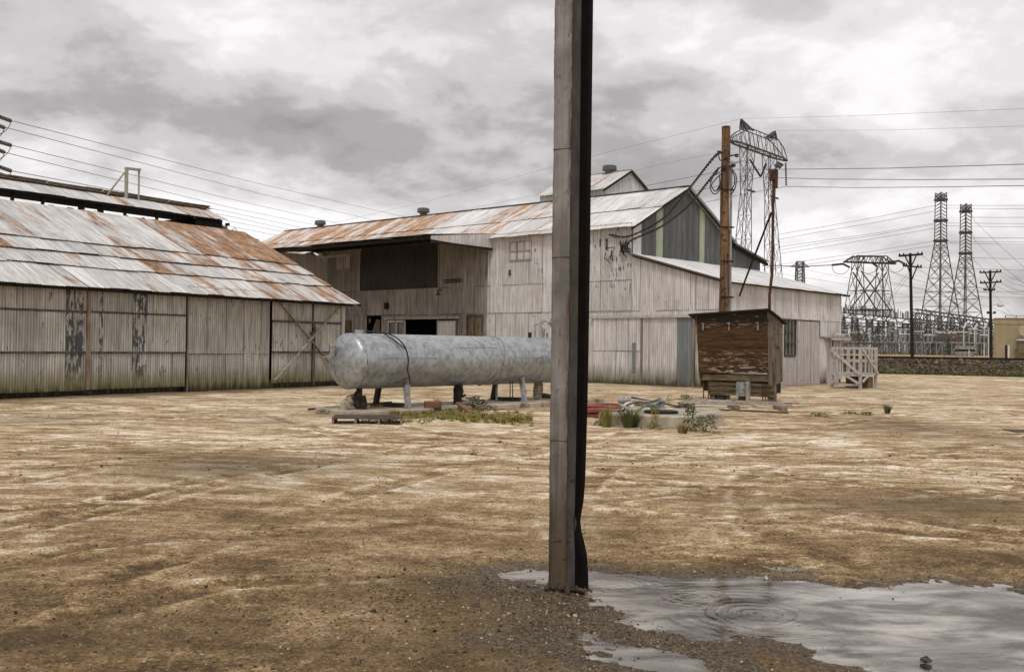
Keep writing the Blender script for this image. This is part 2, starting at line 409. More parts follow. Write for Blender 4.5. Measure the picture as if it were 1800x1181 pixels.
# plywood of the meter shelter
t, M_ply = newmat('weathered_plywood')
uv = t.n('ShaderNodeUVMap', uv_map='UVMap').outputs[0]
P = t.n('ShaderNodeTexCoord').outputs['Object']
g1 = t.noise(t.scale(P, .5, .5, 3.2), 3.0, 8, .65, 1.6)
g2 = t.noise(t.scale(P, .35, .35, 9), 2.4, 8, .7, .6)
c = t.mix(t.ss(t.m('ADD', t.m('MULTIPLY', g1, .5), t.m('MULTIPLY', g2, .5)), .38, .64), (.026, .012, .005), (.125, .062, .024))
zz = t.xyz(P)[2]
pl = t.ss(t.noise(t.scale(P, 1.1, 1.1, 5.5), 2.4, 9, .72, 1.2), .535, .60)
band = t.m('MAXIMUM', t.ss(zz, 1.55, 1.25), t.ss(zz, 2.05, 2.15))
c = t.mix(t.m('MULTIPLY', t.m('MULTIPLY', pl, band), .95), c, (.42, .34, .27))
c = t.mix(t.m('MULTIPLY', t.ss(zz, 2.02, 2.3), t.ss(g1, .36, .5)), c, (.02, .016, .012))
t.out(c, .8, 0, g2, .5, .01, .3)
M_shelwood = plain('shelter_side_wood', (.07, .055, .04), (.20, .165, .125), 3, .85, stretch=(5, 5, .6), grime=((.02, .018, .012), 3, .5, .7))
M_shelbeam = plain('shelter_beam', (.035, .025, .016), (.20, .15, .09), 3.5, .85, stretch=(.6, .6, 6))

# foreground post paint
PWD_ = .107
t, M_post = newmat('post_paint')
P = t.n('ShaderNodeTexCoord').outputs['Object']
zz = t.xyz(P)[2]
a = t.noise(P, 3.5, 7, .6); b = t.noise(t.scale(P, 1, 1, .5), 30, 5, .65)
st = t.noise(t.scale(P, 14, 14, .8), 1.0, 5, .6)
c = t.mix(t.ss(t.m('ADD', t.m('MULTIPLY', a, .6), t.m('MULTIPLY', st, .4)), .36, .64), (.15, .135, .118), (.31, .288, .262))
c = t.mix(t.m('MULTIPLY', t.ss(b, .60, .68), .7), c, (.10, .085, .07))
low = t.ss(t.m('ADD', zz, t.m('MULTIPLY', a, .9)), 1.95, .55)
c = t.mix(t.m('MULTIPLY', low, .95), c, t.mix(t.ss(st, .4, .6), (.018, .012, .007), (.085, .058, .032)))
gx_ = t.xyz(P)[0]
edge = t.m('MAXIMUM', t.ss(gx_, PWD_-.022, PWD_-.004), t.ss(gx_, .012, .0))
c = t.mix(t.m('MULTIPLY', edge, t.ss(t.noise(t.scale(P, 6, 6, 1.3), 3, 6, .7), .40, .58)), c, (.10, .048, .02))
run = t.noise(t.scale(P, 30, 30, .5), 1.0, 6, .7)
c = t.mix(t.m('MULTIPLY', t.ss(run, .55, .68), .6), c, (.075, .055, .038))
sc = t.noise(t.scale(P, 6, 6, 22), 1.3, 6, .7)
c = t.mix(t.ss(t.m('ADD', sc, t.m('MULTIPLY', low, .07)), .68, .70), c, (.03, .018, .012))
sv = t.noise(t.scale(P, 40, 40, 5), 1.0, 6, .7)
c = t.mix(t.m('MULTIPLY', t.ss(sv, .68, .72), .7), c, (.07, .045, .03))
t.out(c, .62, 0, b, .25, .004, .35)
M_postdark = plain('shaded_steel', (.05, .044, .04), (.085, .076, .068), 12, .85, spec=.15, stretch=(2, 2, .5), grime=((.02, .015, .012), 14, .6, .7))  # the web side's shade is put into this colour
M_pipeshade = plain('shade_black_downpipe', (.004, .003, .0025), (.008, .006, .005), 12, .9, spec=.08)  # downpipe in shade: the shade is painted as near black

# ------------------------------------------------------------------ noise
def vnoise(x, y, seed=0):
    xi = np.floor(x).astype(np.int64); yi = np.floor(y).astype(np.int64); xf = x-xi; yf = y-yi
    u = xf*xf*(3-2*xf); v = yf*yf*(3-2*yf)
    def h(a, b):
        n = (a*374761393+b*668265263+seed*2147483647) & 0xffffffff
        n = ((n ^ (n >> 13))*1274126177) & 0xffffffff
        return ((n ^ (n >> 16)) & 0xffff)/65535.0
    return (h(xi, yi)*(1-u)+h(xi+1, yi)*u)*(1-v)+(h(xi, yi+1)*(1-u)+h(xi+1, yi+1)*u)*v
def fbm(x, y, o=4, seed=0):
    s = 0; a = .5; t_ = 0
    for i in range(o):
        s = s+a*vnoise(x*2**i, y*2**i, seed+i*17); t_ += a; a *= .5
    return s/t_
# ------------------------------------------------------------------ terrain
TO = Vector((23.9, 64.7, 0)); TD = Vector((7.2, -4.2, 0)).normalized(); TN = Vector((-TD.y, TD.x, 0))   # toe of the railway bank, direction, away
if TN.y < 0: TN = -TN
PUD = [(880,1008),(930,1003),(975,1012),(1030,1010),(1090,1017),(1150,1020),(1220,1018),(1300,1022),(1400,1028),(1480,1043),(1550,1047),(1590,1037),(1650,1030),(1730,1033),(1810,1052),(1900,1070),(1900,1240),(1700,1215),(1600,1187),(1520,1167),(1430,1142),(1350,1121),(1250,1117),(1170,1108),(1120,1092),(1062,1072),(1042,1048),(1020,1046),(960,1022),(905,1019)]
PUD2 = [(1008,1132),(1050,1122),(1110,1130),(1170,1145),(1240,1165),(1290,1190),(1150,1200),(1100,1165),(1040,1146)]
def polyg(pp): return np.array([tuple(G(x, y))[:2] for x, y in pp])
def sdist(px, py, poly):
    d = np.full(px.shape, 1e9); ins = np.zeros(px.shape, bool); n = len(poly)
    for i in range(n):
        ax, ay = poly[i]; bx, by = poly[(i+1) % n]; ex, ey = bx-ax, by-ay
        t_ = np.clip(((px-ax)*ex+(py-ay)*ey)/(ex*ex+ey*ey), 0, 1)
        d = np.minimum(d, np.hypot(px-ax-t_*ex, py-ay-t_*ey))
        c = ((ay > py) != (by > py)); 
        with np.errstate(divide='ignore', invalid='ignore'):
            xi = (bx-ax)*(py-ay)/(by-ay+1e-12)+ax
        ins ^= (c & (px < xi))
    return np.where(ins, -d, d)
PG1, PG2 = polyg(PUD), polyg(PUD2)
def pud_depth(x, y):
    m = (y > 3) & (y < 9) & (x > -3) & (x < 8)
    d = np.full(x.shape, 5.0)
    if m.any():
        xx, yy = x[m], y[m]
        j = (fbm(xx*5, yy*7, 5, 3)-.5)*.46
        d[m] = np.minimum(sdist(xx, yy, PG1), sdist(xx, yy, PG2)+.03)+j
    return d
RUTS = [[(-80,912),(300,888),(700,892),(1100,908),(1880,965)], [(-80,806),(350,778),(800,784),(1300,832),(1880,905)], [(-80,1012),(250,958),(600,935),(900,905),(1300,860),(1880,800)],
 [(1880,700),(1400,708),(1050,775),(700,855),(300,990),(-80,1120)], [(-80,742),(400,722),(560,722),(800,770),(1200,800),(1880,812)], [(1880,860),(1400,800),(1080,790),(700,800),(300,860),(-80,960)], [(-80,722),(300,716),(560,700)], [(1300,745),(1600,715),(1880,742)], [(1080,1000),(1000,900),(1200,800),(1880,760)]]
def rut_masks(x, y):
    pale = np.zeros(x.shape); dk_ = np.zeros(x.shape); sel = (y > 4) & (y < 45) & (np.abs(x) < 30); xx, yy = x[sel], y[sel]
    wob = (fbm(xx*.35, yy*.35, 3, 61)-.5)*.9; p_ = np.zeros(xx.shape); d_ = np.zeros(xx.shape)
    brk = np.clip((fbm(xx*.8, yy*1.2, 4, 66)-.36)*5, 0, 1)
    for ci, ctl in enumerate(RUTS):
        P_ = [np.array(tuple(G(*q))[:2]) for q in ctl]; pts = []
        for i_ in range(len(P_)-1):
            a, b, c, d = P_[max(i_-1, 0)], P_[i_], P_[i_+1], P_[min(i_+2, len(P_)-1)]
            for k in range(9): t_ = k/9; pts.append(.5*((2*b)+(c-a)*t_+(2*a-5*b+4*c-d)*t_*t_+(3*b-a-3*c+d)*t_**3))
        pts.append(P_[-1])
        best = np.full(xx.shape, 1e9)
        for a, b in zip(pts[:-1], pts[1:]):
            e = b-a; L2 = e @ e+1e-9; t_ = np.clip(((xx-a[0])*e[0]+(yy-a[1])*e[1])/L2, 0, 1); ox = xx-a[0]-t_*e[0]; oy = yy-a[1]-t_*e[1]
            dd = np.hypot(ox, oy)*np.sign(e[0]*oy-e[1]*ox+1e-9); m_ = np.abs(dd) < np.abs(best); best = np.where(m_, dd, best)
        for off in (0.0, 1.65):
            q = np.abs(best+wob*.25+off); wd = .12+.05*vnoise(xx*.5, yy*.5, 90+ci)
            p_ = np.maximum(p_, np.exp(-((q-wd*1.25)/(.055))**2)*brk); d_ = np.maximum(d_, np.exp(-(q/wd)**4)*brk)
    pale[sel] = p_; dk_[sel] = d_; return pale, dk_
def height(x, y, pd=None):
    if pd is None: pd = pud_depth(x, y)
    r = np.hypot(x, y)
    near = np.clip((40-r)/35, 0, 1)
    z = (fbm(x*.5, y*.9, 3, 5)-.5)*.05*np.clip(r/8, .2, 1)*np.clip((60-r)/30, .3, 1)
    z = z+(fbm(x*3.1, y*5.1, 3, 9)-.5)*.022*near
    z = z+(fbm(x*21, y*21, 3, 12)-.5)*.014*np.clip((14-r)/8, 0, 1)
    # shallow wheel ruts across the yard
    q = y+.10*x+1.2*(fbm(x*.07, y*.1, 2, 31)-.5)*4
    z = z-.018*np.clip(vnoise(q*2.2, x*.06, 41)-.62, 0, 1)*3*near*np.clip((r-8)/4, 0, 1)
    z = z+.004
    # puddle basin
    wet = np.clip((pd)/.35, -1, 1)
    z = np.where(pd < .35, z*np.clip(.25+pd, .1, 1)+.016*wet-.003, z+.022)
    z = np.where((pd > .12) & (y < 9) & (y > 3), np.maximum(z, .006), z)
    # railway bank and the higher ground behind it
    w_ = (x-TO.x)*TN.x+(y-TO.y)*TN.y
    rough = (fbm(x*2.2, y*2.2, 3, 77)-.5)
    up = np.clip(w_/3.0, 0, 1); up = up*up*(3-2*up)
    z = z+up*.86+rough*.28*np.clip(w_/1.0, 0, 1)*np.clip((4.0-w_)/1.5, 0, 1)
    z = z+np.where(w_ > 9, .05, 0)
    return z
def hz(x, y): return float(height(np.array([x], float), np.array([y], float))[0])

nA, nR = 620, 760
angs = np.concatenate([np.linspace(-math.radians(33), math.radians(33), nA), np.radians(np.linspace(33, 327, 50))[1:-1]])
radii = np.concatenate([[0.6, 1.5, 2.4, 3.2], 3.6*np.exp(np.linspace(0, math.log(95/3.6), nR)), [105, 118, 135, 160, 200, 260, 350, 500, 800, 1400, 2600, 4800]])
A_, R_ = np.meshgrid(angs, radii)
gx = (R_*np.sin(A_)).ravel(); gy = (R_*np.cos(A_)).ravel()
pd = pud_depth(gx, gy); gz = height(gx, gy, pd)
rpale, rdark = rut_masks(gx, gy)
gz = gz+np.where(pd > .3, .012*rpale-.012*rdark, 0)
na, nr = len(angs), len(radii)
i, j = np.meshgrid(np.arange(nr-1), np.arange(na), indexing='ij'); j2 = (j+1) % na
quads = np.stack([i*na+j, i*na+j2, (i+1)*na+j2, (i+1)*na+j], -1).reshape(-1, 4)[:, ::-1]
me = bpy.data.meshes.new('ground')
me.vertices.add(len(gx)); me.vertices.foreach_set('co', np.stack([gx, gy, gz], 1).astype(np.float32).ravel())
me.loops.add(quads.size); me.loops.foreach_set('vertex_index', quads.astype(np.int32).ravel())
me.polygons.add(len(quads)); me.polygons.foreach_set('loop_start', np.arange(0, quads.size, 4, dtype=np.int32)); me.polygons.foreach_set('loop_total', np.full(len(quads), 4, np.int32))
me.polygons.foreach_set('use_smooth', np.ones(len(quads), bool)); me.update(calc_edges=True)
me.validate()
# soil masks: r = damp, g = oily/dark soil, b = compacted pale tracks ; zone: r = bank, g = green, b = straw
damp = np.clip(1-(pd-.0)/(.50+.45*(gx < 1.2)*(gy < 6.4)), 0, 1)
def blob(px, py, hw, hh, s=1.0):
    c = G(px, py); rx = abs((G(px+hw, py)-c).x)+1e-3; ry = abs(G(px, py-hh).y-G(px, py+hh).y)/2
    q = ((gx-c.x)/rx)**2+((gy-c.y-.0*(gx-c.x))/ry)**2
    return s*np.exp(-q*1.0)
dark = np.zeros_like(gx)
for b_ in [(430,822,190,24,1.0),(300,800,120,8,.5),(70,738,110,9,.7),(250,735,60,5,.4),(1590,752,100,14,.85),(1780,775,60,20,.6),(1650,893,240,22,1.0),(1350,885,220,10,.5),(700,860,200,8,.35),(1150,930,220,10,.3),(250,960,260,10,.35),(620,905,200,6,.3),
           (760,1000,140,16,.5),(1490,952,28,4,.9),(470,742,60,8,.5),(450,920,90,4,.6),(150,924,130,3,.8),(880,1060,260,55,.9),(760,1140,300,50,.7),(300,1120,240,50,.55),(1080,940,90,10,.3),
           (1250,1150,260,34,.85),(120,1150,200,40,.6),(560,1010,120,16,.3),(1180,1000,260,14,.55),(1700,985,200,14,.4),(890,960,60,10,.4),(820,790,60,5,.2),(1500,690,60,4,.3),(1200,865,120,6,.3)]:
    dark = np.maximum(dark, blob(*b_))
# dark strip on the soil along the walls
def linemask(p, q, wd, s=1.0):
    ex, ey = q[0]-p[0], q[1]-p[1]; t_ = np.clip(((gx-p[0])*ex+(gy-p[1])*ey)/(ex*ex+ey*ey), 0, 1)
    return s*np.exp(-(np.hypot(gx-p[0]-t_*ex, gy-p[1]-t_*ey)/wd)**2)
# ------------------------------------------------------------------ building frames
SA = Vector(tuple(G(0, 703))); SB = Vector(tuple(G(602, 679)))
sdv = (SB-SA); sdv.z = 0; sdv.normalize(); snv = Vector((-sdv.y, sdv.x, 0))
def SH(s, w_, z): return Vector((SA.x, SA.y, 0))+sdv*s+snv*w_+Vector((0, 0, z))
BC = Vector(tuple(G(1276, 683))); bu = Vector((-2000, 1750, 0)).normalized(); bv = Vector((bu.y, -bu.x, 0))
def BN(s, w_, z): return Vector((BC.x, BC.y, 0))+bu*s+bv*w_+Vector((0, 0, z))
dark = np.maximum(dark, linemask(SH(-8, -.4, 0), SH(12.6, -.4, 0), .9, .95))
dark = np.maximum(dark, linemask(BN(0, -.3, 0), BN(24, -.3, 0), .9, .85)); dark = np.maximum(dark, linemask(BN(-.3, 0, 0), BN(-.3, 11, 0), .9, .9))
green = linemask(TO-TD*30, TO+TD*40, .9, 1.0)*(gy > 40)
wq = (gx-TO.x)*TN.x+(gy-TO.y)*TN.y
bank = np.clip(wq/.8, 0, 1)*np.clip((7-wq)/1, 0, 1); straw = np.clip((wq-7)/1, 0, 1)
track = np.clip((np.hypot(gx, gy)-5.5)/6, 0, 1)
for nm, (r_, g_, b_) in {'rut': (rpale, rdark, rpale*0), 'soil': (damp, dark, track), 'zone': (bank, green, straw)}.items():
    at = me.color_attributes.new(nm, 'FLOAT_COLOR', 'POINT')
    at.data.foreach_set('color', np.stack([r_, g_, b_, np.ones_like(gx)], 1).astype(np.float32).ravel())
t, M_ground = newmat('yard_soil')
P = t.n('ShaderNodeTexCoord').outputs['Object']
so = t.xyz(t.n('ShaderNodeAttribute', attribute_name='soil').outputs['Color'])
zo = t.xyz(t.n('ShaderNodeAttribute', attribute_name='zone').outputs['Color'])
ru = t.xyz(t.n('ShaderNodeAttribute', attribute_name='rut').outputs['Color'])
px_, py_, pz_ = t.xyz(P)[:3]
warp = t.m('MULTIPLY', t.m('SUBTRACT', t.noise(t.scale(P, .10, .14, 0), 1.0, 3, .5), .5), 7.0)
yy = t.m('ADD', t.m('ADD', py_, t.m('MULTIPLY', px_, .07)), warp)
sv = t.comb(t.m('MULTIPLY', px_, .30), t.m('MULTIPLY', yy, 2.4), 0.0)
st1 = t.noise(sv, 1.0, 8, .62, .3)
sv2 = t.comb(t.m('MULTIPLY', px_, .55), t.m('MULTIPLY', yy, 6.5), 3.0)
st2 = t.noise(sv2, 1.0, 8, .65, .2)
mo = t.noise(t.scale(P, 1, 1.25, 0), 1.5, 10, .66, .4)
big = t.noise(t.scale(P, .22, .35, 0), 1.0, 5, .55)
gr = t.noise(P, 42, 5, .7); gr2 = t.noise(t.scale(P, 1, 1, 1), 130, 3, .7)
mid = t.noise(P, 9, 7, .7)
stf = t.m('ADD', t.m('MULTIPLY', st1, .55), t.m('MULTIPLY', st2, .45))
rw = t.m('MULTIPLY', t.m('SUBTRACT', t.noise(t.scale(P, .06, .09, 0), 1.0, 2, .5), .5), 16.0)
def ridge(sx, sy, zoff, tilt):
    vec = t.comb(t.m('MULTIPLY', px_, sx), t.m('MULTIPLY', t.m('ADD', t.m('ADD', py_, t.m('MULTIPLY', px_, tilt)), rw), sy), zoff)
    n_ = t.noise(vec, 1.0, 4, .55, .15)
    return t.m('SUBTRACT', 1.0, t.m('MULTIPLY', t.m('ABSOLUTE', t.m('SUBTRACT', n_, .5)), 9.0), clamp=True)
rd1 = t.m('MAXIMUM', ridge(.10, 1.5, 1.0, .10), ridge(.13, 2.6, 5.0, -.06))
rd2 = ridge(.12, 2.1, 9.0, .03)
brk = t.ss(t.noise(t.scale(P, .9, 2.2, 0), 1.0, 8, .7), .44, .60)
f = t.m('ADD', t.m('MULTIPLY', stf, .24), t.m('MULTIPLY', mo, .48))
f = t.m('ADD', f, t.m('MULTIPLY', big, .28))
f = t.m('ADD', f, t.m('MULTIPLY', t.m('MULTIPLY', t.m('MULTIPLY', rd1, brk), so[2]), .125))
f = t.m('SUBTRACT', f, t.m('MULTIPLY', t.m('MULTIPLY', t.m('POWER', rd2, 2.0), so[2]), .07))
f = t.m('SUBTRACT', f, t.m('MULTIPLY', t.ss(t.vm('LENGTH', P, out=1), 9.0, 4.8), .05))
f = t.m('SUBTRACT', f, t.m('MULTIPLY', t.ss(t.m('ADD', t.m('MULTIPLY', px_, .75), t.m('MULTIPLY', py_, -1.0)), -6.4, -4.2), .035))
f = t.m('ADD', f, t.m('MULTIPLY', t.ss(py_, 6.5, 14), .055))
f = t.m('ADD', f, t.m('MULTIPLY', ru[0], t.m('MULTIPLY', t.ss(mid, .35, .6), .10)))
f = t.m('SUBTRACT', f, t.m('MULTIPLY', ru[1], .055))
f = t.m('ADD', f, t.m('MULTIPLY', t.m('SUBTRACT', mid, .5), .34))
f = t.m('ADD', f, t.m('MULTIPLY', t.m('SUBTRACT', gr, .5), .42))
vg = t.n('ShaderNodeTexVoronoi', {'Vector': P, 'Scale': 75.0}); vgc = t.xyz(vg.outputs['Color'])
f = t.m('ADD', f, t.m('MULTIPLY', t.m('SUBTRACT', vgc[0], .5), .11))
ramp = t.n('ShaderNodeValToRGB', {0: f}); cr = ramp.color_ramp
cr.elements[0].position = .34; cr.elements[0].color = (.085, .052, .024, 1)
cr.elements[1].position = .70; cr.elements[1].color = (.90, .81, .67, 1)
for p, c_ in ((.43, (.20, .125, .056)), (.50, (.335, .222, .108)), (.56, (.475, .34, .19)), (.62, (.64, .51, .345))):
    e_ = cr.elements.new(p); e_.color = (*c_, 1)
c = ramp.outputs[0]
dk = t.m('MULTIPLY', so[1], t.m('ADD', .55, t.m('MULTIPLY', t.ss(t.m('ADD', t.m('MULTIPLY', stf, .5), t.m('MULTIPLY', mid, .5)), .40, .58), .45)))
c = t.mix(t.m('MULTIPLY', dk, .93), c, t.mix(mid, (.055, .034, .015), (.15, .095, .045)))
wt = t.ss(t.m('ADD', so[0], t.m('MULTIPLY', t.m('SUBTRACT', mo, .5), 1.1)), .10, .80)
c = t.mix(t.m('MULTIPLY', wt, .88), c, t.mix(t.ss(t.m('ADD', t.m('MULTIPLY', gr, .6), t.m('MULTIPLY', vgc[1], .4)), .35, .7), (.026, .017, .008), (.16, .112, .062)))
# pebbles
vo = t.n('ShaderNodeTexVoronoi', {'Vector': P, 'Scale': 34.0}); vc = t.xyz(vo.outputs['Color'])
pb = t.m('MULTIPLY', t.ss(vo.outputs['Distance'], .30, .16), t.ss(vc[0], .80, .84))
c = t.mix(t.m('MULTIPLY', pb, .8), c, t.mix(vc[1], (.06, .045, .03), (.62, .55, .46)))
c = t.mix(t.m('MULTIPLY', t.ss(gr2, .60, .75), .35), c, (.06, .04, .02))
# bank, grass, straw
bk = t.n('ShaderNodeTexVoronoi', {'Vector': P, 'Scale': 4.5}); bkc = t.xyz(bk.outputs['Color'])
c = t.mix(zo[0], c, t.mix(t.m('MULTIPLY', bkc[0], bkc[1]), (.04, .03, .018), (.22, .165, .11)))
c = t.mix(t.m('MULTIPLY', t.ss(t.m('ADD', zo[1], t.m('SUBTRACT', mo, .5)), .45, .75), .9), c, (.06, .085, .022))
c = t.mix(zo[2], c, t.mix(t.noise(t.scale(P, .3, .3, 0), 1, 5), (.30, .19, .07), (.50, .35, .15)))
hb = t.m('ADD', t.m('ADD', t.m('MULTIPLY', gr, 1.0), t.m('MULTIPLY', pb, .6)), t.m('ADD', t.m('MULTIPLY', mid, 1.4), t.m('ADD', t.m('MULTIPLY', gr2, .4), t.m('MULTIPLY', rd1, .5))))
t.out(c, t.m('SUBTRACT', .95, t.m('MULTIPLY', wt, .42)), 0, hb, .8, .022, .25)
ground = bpy.data.objects.new('ground', me); col.objects.link(ground); me.materials.append(M_ground); struct(ground)

# puddle
t, M_water = newmat('muddy_water')
P = t.n('ShaderNodeTexCoord').outputs['Object']
hsum = 0.0
for (qx, qy, k, R0, am) in [(1330, 1078, 78, .50, 1.0), (1075, 1030, 110, .26, .8), (1590, 1088, 70, .4, .45), (1210, 1048, 95, .25, .4)]:
    c0 = G(qx, qy)
    r = t.vm('LENGTH', t.vm('SUBTRACT', t.scale(P, 1, 1, 0), (c0.x, c0.y, 0)), out=1)
    rr = t.m('ADD', r, t.m('MULTIPLY', t.noise(P, 5, 4), .05))
    s_ = t.m('SINE', t.m('MULTIPLY', rr, k)); e_ = t.m('POWER', 2.718, t.m('MULTIPLY', t.m('MULTIPLY', t.m('DIVIDE', r, R0), t.m('DIVIDE', r, R0)), -1.0))
    hsum = t.m('ADD', hsum, t.m('MULTIPLY', t.m('MULTIPLY', s_, e_), t.m('MULTIPLY', am, t.ss(t.noise(P, 3.5, 3), .3, .6))))
hs = t.m('ADD', hsum, t.m('MULTIPLY', t.noise(t.scale(P, 5, 16, 1), 1.5, 4), .55))
mud = t.mix(t.ss(t.noise(t.scale(P, 1, 2.4, 1), 1.1, 7, .6, .5), .36, .64), (.11, .095, .075), (.37, .325, .27))
nrm = t.n('ShaderNodeBump', {'Height': hs, 'Strength': .45, 'Distance': .003}).outputs[0]
wp = t.n('ShaderNodeBsdfPrincipled', {'Base Color': mud, 'Roughness': .07, 'Specular IOR Level': .55, 'IOR': 1.38, 'Normal': nrm})
gl = t.n('ShaderNodeBsdfGlossy', {'Color': (.9, .88, .86), 'Roughness': .07, 'Normal': nrm}); tr = t.n('ShaderNodeBsdfTransparent', {'Color': (.80, .72, .60)})
fr_ = t.n('ShaderNodeFresnel', {'IOR': 1.33, 'Normal': nrm}).outputs[0]
clear = t.n('ShaderNodeMixShader', {0: t.m('MULTIPLY', fr_, .95), 1: tr.outputs[0], 2: gl.outputs[0]})
fac = t.ss(t.noise(t.scale(P, 1.2, 2.6, 1), 1.3, 8, .66, .4), .36, .60)
t.n('ShaderNodeOutputMaterial', {0: t.n('ShaderNodeMixShader', {0: fac, 1: clear.outputs[0], 2: wp.outputs[0]}).outputs[0]})
def water(name, poly):
    mb = MB(); xs = poly[:, 0]; ys = poly[:, 1]
    x0, x1, y0, y1 = xs.min()-.4, xs.max()+.4, ys.min()-.4, ys.max()+.4
    mb.face([0, 1, 2, 3]); mb.v = [Vector((x0, y0, 0.0)), Vector((x1, y0, 0.0)), Vector((x1, y1, 0.0)), Vector((x0, y1, 0.0))]
    o = build(name, mb, M_water, loc=(0, 0, 0)); return struct(o)
water('puddle', np.concatenate([PG1, PG2]))

# ================================================================== corrugated wall and roof builders
UP_ = Vector((0, 0, 1))
def wall(mb, org, e, nrm, s0, s1, z0, z1, holes=(), sheetw=.70, rust=0.0, ztop=None, zbot=None, laps=(), ex=0.0, pitch=.076, amp=.011, exf=None, rustf=None, xc=()):
    """vertical sheets from s0 to s1 with rectangular holes (a, b, za, zb); ztop(s) gives a sloping top"""
    cuts = {s0, s1} | {c for c in xc if s0 < c < s1}
    k = s0
    while k < s1: cuts.add(k); k += sheetw
    for h in holes:
        for c in h[:2]:
            if s0 < c < s1: cuts.add(c)
    cuts = sorted(cuts); cuts = [c for i_, c in enumerate(cuts) if i_ == 0 or c-cuts[i_-1] > .02]
    for a, b in zip(cuts[:-1], cuts[1:]):
        mid = (a+b)/2; zt = z1; iv = [(z0, zt)]
        for h in holes:
            if h[0]-1e-3 <= mid <= h[1]+1e-3:
                niv = []
                for lo, hi in iv:
                    if h[3] <= lo or h[2] >= hi: niv.append((lo, hi)); continue
                    if h[2] > lo: niv.append((lo, h[2]))
                    if h[3] < hi: niv.append((h[3], hi))
                iv = niv
        for L_ in laps:
            niv = []
            for lo, hi in iv:
                if lo+.05 < L_ < hi-.05: niv += [(lo, L_), (L_, hi)]
                else: niv.append((lo, hi))
            iv = niv
        col_r = random.random()
        for lo, hi in iv:
            if random.random() < .5 and hi-lo > .4:      # lifted, dirty lap edges
                hh_ = (ztop(a)-lo-.02) if (ztop is not None and hi >= z1-1e-6) else hi-lo
                w_ = random.uniform(.008, .020); cc_ = len(mb.v); o_ = nrm*(amp+.012); z0_ = random.uniform(0, .3)*hh_ if random.random() < .4 else 0
                mb.v += [org(a, lo)+UP_*z0_+o_, org(a, lo)+e*w_+UP_*z0_+o_, org(a, lo)+e*w_+UP_*hh_+o_, org(a, lo)+UP_*hh_+o_]; mb.face((cc_, cc_+1, cc_+2, cc_+3), [(a, lo), (a+.02, lo), (a+.02, lo+hh_), (a, lo+hh_)], (.5, 0, 2.5))
            if lo > z0+.3 and random.random() < .75:
                w_ = random.uniform(.012, .024); cc_ = len(mb.v); o_ = nrm*(amp+.012); mb.v += [org(a, lo)+o_, org(b, lo)+o_, org(b, lo)+UP_*w_+o_, org(a, lo)+UP_*w_+o_]; mb.face((cc_, cc_+1, cc_+2, cc_+3), [(a, lo), (b, lo), (b, lo+w_), (a, lo+w_)], (.5, 0, 2.5))
            r_ = min(1, max(0, col_r*.6+random.random()*.4)); ru = rustf(mid, lo) if rustf else rust
            x_ = exf(mid, lo) if exf else ex
            over = .004 if lo > z0+.3 else 0
            Pt = org(a, lo)+nrm*(random.choice((0, .003, .006))+over)
            if ztop is not None and hi >= z1-1e-6:
                mb.sheet(Pt, e, (0, 0, 1), b-a, 1, nrm, (a, lo), (r_, ru, x_), pitch, amp, 1, topf=lambda u: ztop(a+u)-lo)
            else:
                jb = random.uniform(-.008, .008) if lo > z0 else 0
                mb.sheet(Pt+Vector((0, 0, jb)), e, (0, 0, 1), b-a, hi-lo-jb, nrm, (a, lo), (r_, ru, x_), pitch, amp, 1)
def roof(mb, P0, e, f, nrm, L, rows, sheetw=.66, tintf=None, pitch=.076, amp=.010, skew=.0, lift=.012):
    """rows: list of (v0, v1); upper rows underlap; lowest first"""
    for k, (v0, v1) in enumerate(rows):
        u = -random.random()*.3
        while u < L:
            a, b = max(0, u), min(L, u+sheetw)
            if b-a > .05:
                up = lift*(len(rows)-k)*.2
                j = random.uniform(-.05, .03); tl = random.uniform(0, .012)
                t_ = tintf(a, (v0+v1)/2) if tintf else (random.random(), 0, 0)
                P = P0+e*a+f*(v0+j)+nrm*(k*lift+tl)
                # the lower edge lies over the row below, the upper edge dips under the next one
                mb.sheet(P, e, (f*(v1-v0-j+.06)-nrm*(lift*.8))/(v1-v0-j+.06), b-a, v1-v0-j+.06, nrm, (a, v0), t_, pitch, amp, 1, wob=.009)
            u += sheetw

UP = Vector((0, 0, 1))
# ================================================================== low shed on the left
shed = thing('corrugated_shed', 'long low corrugated iron shed with patchy rusted roof and raised ridge vent', 'shed', SH(4, 3, 0))
S0, S1 = -9.0, 12.46
fn = -snv
mb = MB(); wall(mb, lambda s, z: SH(s, 0, z), sdv, fn, 5.72, 9.0, 0, 3.18, holes=[], laps=(1.14,), sheetw=.72)
wall(mb, lambda s, z: SH(s, .12, z), sdv, fn, S0, 5.62, -.1, .3, sheetw=.7, ex=.8)
wall(mb, lambda s, z: SH(s, .12, z), sdv, fn, 9.0, S1, -.1, .3, sheetw=.7, ex=.6)
wall(mb, lambda s, z: SH(S1, s, z), snv, sdv, 0, 13.6, 0, 6.1, ztop=lambda s: 3.1+.47*min(s, 13.6-s))
wall(mb, lambda s, z: SH(S0, s, z), snv, -sdv, 0, 13.6, 0, 6.1, ztop=lambda s: 3.1+.47*min(s, 13.6-s))
wall(mb, lambda s, z: SH(s, 13.6, z), sdv, snv, S0, S1, 0, 3.1)
build('wall', mb, M_shedwall, shed)
mb = MB(); mb.obox(SH(S0+.1, .35, .02), sdv*(S1-S0-.2), snv*.1, UP*5.4*.55); mb.obox(SH(S0+.1, .16, .0), sdv*(5.6-S0), snv*.08, UP*.22)
build('inner_lining', mb, M_void, shed)
